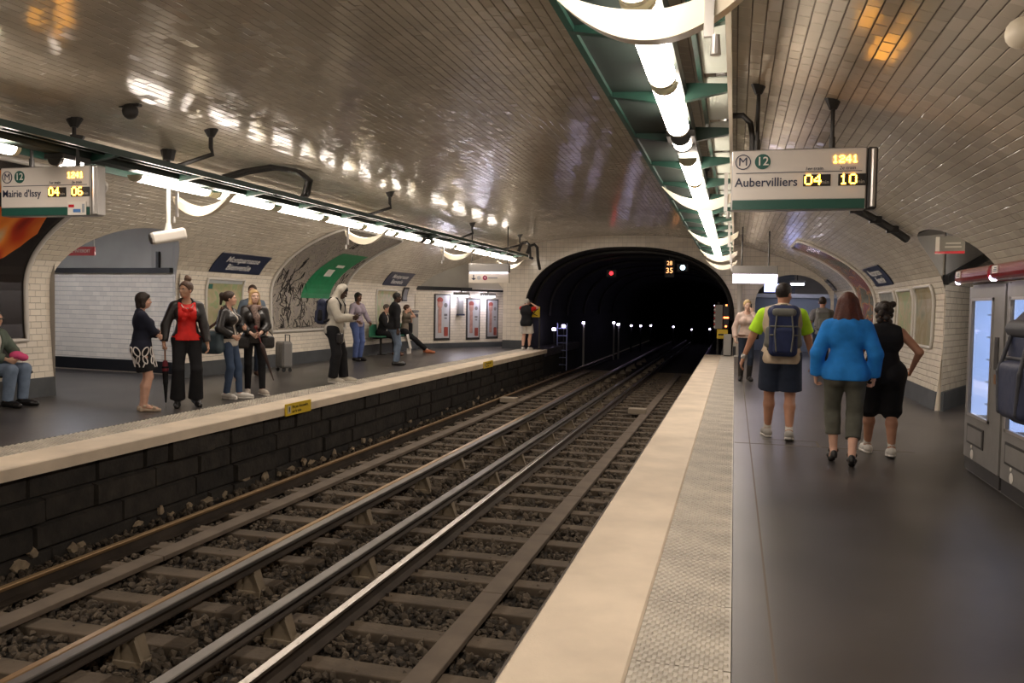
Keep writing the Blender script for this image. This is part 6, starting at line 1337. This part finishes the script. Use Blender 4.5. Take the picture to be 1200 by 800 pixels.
t = carried(p17, 'camera', 'small black camera held up by the white-haired man', 'camera', (0, .33, 1.57)); S = Solid(.01); S.box((0, .33, 1.60), (.06, .025, .04), .012); S.cap((0, .34, 1.60), (0, .42, 1.60), .028); cpart(t, S, 'body', M_BLACK, .01)
p18 = person('seated man in grey-green jacket and pale jeans cut off by the left edge', (-9.82, 9.05, 0), -80, 1.72, 'm', 1.05, 'olive', ('short', (.02, .014, .01)), pelvis=(0, 0, .55), lean=6, feet=((.13, .36, -8, 0), (-.12, .40, 6, 0)), hands=((.10, .34, .66), (-.08, .36, .70)), elbows=((1, -.5, -.4), (-1, -.5, -.4)), curl=(.7, .7), head=(-4, -4, 0), clothes=(dict(kind='shirt', name='shirt', mat=M_WHITEC, sleeve=0, hem=0, g=.012), dict(kind='jacket', name='jacket', mat=M_OLIVE, sleeve=1.85, hem=-.06, g=.034, open=.05, collar=1), dict(kind='trousers', name='jeans', mat=M_JEAN2, g=.02)), shoes=('shoe', M_BSHOE))
hp = p18['Hd']; head_part(p18, 'glasses', [('c', (-.055, .094, .005), (-.012, .105, .005), .010, .010), ('c', (.012, .105, .005), (.055, .094, .005), .010, .010), ('c', (.062, .09, .008), (.078, .0, .008), .004, .004), ('c', (-.062, .09, .008), (-.078, .0, .008), .004, .004)], M_BLACK, .006)
gr = p18['L']['grip']; t = carried(p18, 'pink_cloth', 'pink cloth bundle in the lap of the seated man at the left edge', 'cloth', tuple(gr)); S = Solid(.03); S.ell(gr + npv((-.02, -.03, .03)), (.10, .08, .06)); S.ell(gr + npv((-.05, .05, .0)), (.06, .06, .05)); cpart(t, S, 'fold', fb('pink_cloth', (.62, .08, .20)), .011)
# ------------------------------------------------------------------ platform furniture
def bench(x, y0, y1, label, m, up=0.):
    t = thing('bench', label, 'bench', (x, y0, 0)); L = y1 - y0; n = max(1, int(round(L / .62)))
    MB().rbox((0, L / 2, .40 + up), (.06, L, .06), .01, axis=1).build('beam', M_DARKMETAL, t)
    for k in range(n):
        y = L * (k + .5) / n; MB().rbox((.08, y, .445 + up), (.40, .46, .04), .02).build('seat', m, t); MB().rbox((-.09, y, .62 + up), (.04, .46, .34), .02, axis=0).build('seat_back', m, t)
    for k in range(max(2, n // 2)):
        y = L * (k + .5) / max(2, n // 2); MB().rbox((.02, y, .20 + up / 2), (.06, .06, .40 + up), .01).box((.05, y, .01), (.24, .10, .02)).build('leg', M_DARKMETAL, t)
bench(-9.80, 7.6, 9.6, 'bench under the big dark poster at the left edge', M_DARKMETAL)
bench(-9.80, 21.3, 23.9, 'green bench with two seated people near the far map', mat('green_seat', (.03, .16, .09), rough=.4), .09)
t = thing('waste_bin', 'pale grey metal bin fixed to the wall beside the seated woman', 'bin', (-9.91, 24.55, .38)); MB().rbox((0, 0, .42), (.34, .48, .80), .04).build('body', mat('pale_bin', (.42, .40, .36), rough=.4, metal=.3), t); MB().rbox((0, 0, .86), (.36, .50, .07), .03).build('lid', M_GREYMETAL, t); MB().box((.175, 0, .72), (.01, .30, .10)).build('slot', M_BLACK, t)
t = thing('white_card', 'white card leaning between the bench and the stretched legs', 'card', (-9.30, 22.9, 0)); rot = rotm(0, -14, 12); mb = MB(); mb.box((0, 0, .36), (.012, .34, .44), Matrix(rot.tolist())); mb.box((.0, 0, .08), (.02, .3, .16)); mb.build('sheet', M_WHITE, t)
t = thing('wall_clip_frame', 'small slanted dark notice on the wall beside the bench', 'notice', tuple(vmap(24.3, s_at_z(1.62))), world=True); vpatch('panel', 24.2, 24.6, s_at_z(1.55), s_at_z(2.0), .02, .05, M_DARKMETAL, t); vpatch('sheet', 24.25, 24.55, s_at_z(1.6), s_at_z(1.95), .052, .056, mat('grey_print', (.25, .25, .28)), t)
# vending machines
def vending(y0, label):
    t = thing('vending_machine', label, 'vending machine', (2.17, y0, 0), group='vending machines on the right platform'); W = 1.12; m = mat('machine_grey', (.235, .225, .21), rough=.45, metal=.25, var=.08)
    mb = MB()
    mb.bbox((.03, .0, .0), (.80, W, .50)); mb.bbox((.03, 0, 1.66), (.80, W, 1.77)); mb.bbox((.03, 0, .5), (.80, .30, 1.66)); mb.bbox((.03, W - .10, .5), (.80, W, 1.66)); mb.bbox((.44, .3, .5), (.80, W - .1, 1.66)); mb.build('body', m, t)
    mb = MB(); mb.bbox((0, .02, .14), (.03, W - .02, .54)); mb.bbox((0, .02, 1.64), (.03, W - .02, 1.75)); mb.bbox((0, .02, .54), (.03, .32, 1.64)); mb.bbox((0, W - .12, .54), (.03, W - .02, 1.64)); d = mb.build('door', m, t)
    mb = MB(); a, b, c_, e = .32, W - .12, .54, 1.64
    for p, q in (((a, c_), (b, c_ + .025)), ((a, e - .025), (b, e)), ((a, c_), (a + .025, e)), ((b - .025, c_), (b, e))): mb.bbox((-.012, p[0], p[1]), (.01, q[0], q[1]))
    mb.build('window_frame', M_ALU, d)
    MB().bbox((.008, a + .02, c_ + .02), (.014, b - .02, e - .02)).build('window_pane', mat('clear_pane', (.85, .92, 1.0), rough=.05, trans=1.), d)
    MB().bbox((.40, a, c_), (.43, b, e)).build('lit_back', mat('lit_cabinet_back', (.5, .6, .8), emit=(.46, .60, 1.0), estr=.62), t); MB().bbox((.03, b - .004, c_), (.40, b + .01, e)).build('lit_side', MATS['lit_cabinet_back'], t)
    for k in range(5): MB().bbox((.14, a + .0, c_ + .10 + .21 * k), (.40, b - .006, c_ + .115 + .21 * k)).build('shelf', M_WHITE, t)
    for k in range(5):
        mb = MB()
        for j in range(4): mb.bbox((.22, a + .05 + .165 * j, c_ + .116 + .21 * k), (.34, a + .15 + .165 * j, c_ + .24 + .21 * k - .02 * (j % 2)))
        mb.build('snack_packs', mat('snack_pack_%d' % k, ((.45, .50, .62), (.40, .44, .58), (.52, .50, .55), (.38, .46, .60), (.46, .48, .56))[k], rough=.4), t)
    MB().bbox((-.006, .13, 1.02), (.0, .24, 1.30)).build('keypad', M_DARKMETAL, d); MB().bbox((-.008, .15, 1.22), (-.002, .22, 1.27)).build('display', M_BLACK, d); MB().bbox((-.010, .16, .90), (-.0, .21, .98)).build('coin_slot', mat('brass_slot', (.35, .18, .08), rough=.4, metal=.6), d)
    MB().bbox((-.008, .46, .28), (.0, .98, .46)).build('flap_frame', M_DARKMETAL, d); MB().bbox((-.012, .49, .30), (-.004, .95, .44)).build('delivery_flap', m, d)
    MB().ball((-.004, .80, .19), (.008, .045, .045)).ball((-.004, .82, .26), (.006, .018, .018)).build('lock', M_WHITE, d)
    MB().bbox((.012, .02, .02), (.03, W - .02, .13)).build('kick_plate', M_DARKMETAL, d)
    MB().rbox((-.01, W / 2, 1.845), (.26, W + .0, .135), .05, axis=1).build('canopy', M_CANOPY, t)
    MB().bbox((-.146, W - .24, 1.83), (-.138, W - .10, 1.89)).build('price_label', M_WHITE, t)
    for k in range(3): MB().bbox((-.150, W - .22, 1.842 + .014 * k), (-.145, W - .13 - .02 * k, 1.849 + .014 * k)).build('label_print', M_INK, t)
    for y in (.012, W - .012): MB().ball((-.10, y, 1.80), (.03, .02, .03)).build('corner_lamp', mat('corner_lamp', (1, 1, 1), emit=(.85, .75, 1), estr=6), t)
    return t
vending(7.70, 'far grey vending machine with lit window and red canopy')
vending(6.56, 'near grey vending machine behind the navy backpack, cut off by the right edge')
# pipe column, cabinet and monitor at the far right end
tag(MB().cyl((.14, 26.6, 0), (.14, 26.6, 2.55), .075, n=14).cyl((.14, 26.6, .0), (.14, 26.6, .05), .12, n=14).build('pipe_column', M_WHITE, None, True), 'white pipe column left of the blonde woman at the end wall', 'pipe')
t = thing('electric_cabinet', 'pale grey cabinet standing between tunnel and white pipe column', 'cabinet', (-.19, 26.9, 0)); MB().rbox((0, 0, .36), (.24, .22, .66), .02).build('body', mat('pale_cabinet', (.42, .41, .38), rough=.5), t); MB().box((0, -.115, .36), (.19, .012, .56)).build('door', MATS['pale_cabinet'], t); MB().rbox((0, 0, .03), (.2, .18, .06), .01).build('plinth', M_DARKMETAL, t)
t = thing('wall_monitor', 'small lit blue monitor hanging in the far right hall', 'monitor', (1.16, 28.6, 2.02)); MB().rbox((0, .05, .17), (.56, .10, .36), .02, axis=1).build('case', M_BLACK, t); MB().box((0, -.004, .18), (.48, .008, .27)).build('screen', mat('blue_screen', (.3, .35, .9), emit=(.42, .48, 1.0), estr=1.6), t); MB().cyl((0, .06, .35), (0, .06, 1.2), .02, n=6).build('hanger', M_DARKMETAL, t)
t = thing('hall_lamp', 'bright lamp in the far right hall under the arch', 'lamp', (2.05, 30, 2.32)); MB().rbox((0, 0, .12), (.5, .2, .1), .02).build('housing', M_GREYMETAL, t); MB().box((0, 0, .045), (.42, .15, .05)).build('lens', MATS['lobby_tube'], t); MB().cyl((0, 0, .17), (0, 0, .98), .015, n=6).build('stem', M_DARKMETAL, t)
t = thing('hall_lamp', 'second lamp added behind the end wall to brighten the far right hall', 'lamp', (3.0, 29.0, 2.9)); MB().rbox((0, 0, .12), (.5, .2, .1), .02).build('housing', M_GREYMETAL, t); MB().box((0, 0, .045), (.42, .15, .05)).build('lens', MATS['lobby_tube'], t); MB().cyl((0, 0, .17), (0, 0, .4), .015, n=6).build('stem', M_DARKMETAL, t)  # lamp added behind the end wall to brighten the hall's blue-grey back
t = thing('wall_handrail', 'short white bent handrail on the tiled flank of the right passage', 'handrail', (3.25, 14.3, .83)); MB().tube([(0, 0, .0), (.02, .05, -.02), (.0, .05, .22)], .022, 7).build('rail', M_WHITE, t); MB().tube([(-.03, -.05, .24), (.18, .42, .24)], .018, 6).build('bracket', M_DARKMETAL, t)
# fill lamps added to brighten the two side passages
def passage_fill_lamp(label, loc, rz=0):
    t = thing('passage_fill_lamp', label, 'lamp', loc, R_(rz)); MB().rbox((0, 0, .09), (.9, .2, .08), .02).build('housing', M_GREYMETAL, t); MB().box((0, 0, .03), (.82, .15, .05)).build('lens', mat('passage_fill', (1, 1, 1), emit=(.86, .88, 1.0), estr=30), t)
passage_fill_lamp('added fill lamp inside the left passage near the platform', (-11.3, 12.0, 2.76)); passage_fill_lamp('added fill lamp deep inside the left passage', (-13.6, 12.2, 2.76)); passage_fill_lamp('added unseen fill lamp inside the right passage', (4.3, 12.3, 2.66), 90)
t = thing('passage_fill_lamp', 'unseen warm fill lamp added just inside the right passage near the hanging sign', 'lamp', (3.75, 11.7, 2.58), R_(90)); MB().rbox((0, 0, .09), (.9, .2, .08), .02).build('housing', M_GREYMETAL, t); MB().box((0, 0, .03), (.82, .15, .05)).build('lens', mat('warm_fill', (1, 1, 1), emit=(1.0, .82, .62), estr=38), t)  # unseen warm fill, added to lift the dark plaster of this passage
for o in bpy.data.objects:
    for kx in ('at', 'world_parts'):
        if kx in o: del o[kx]
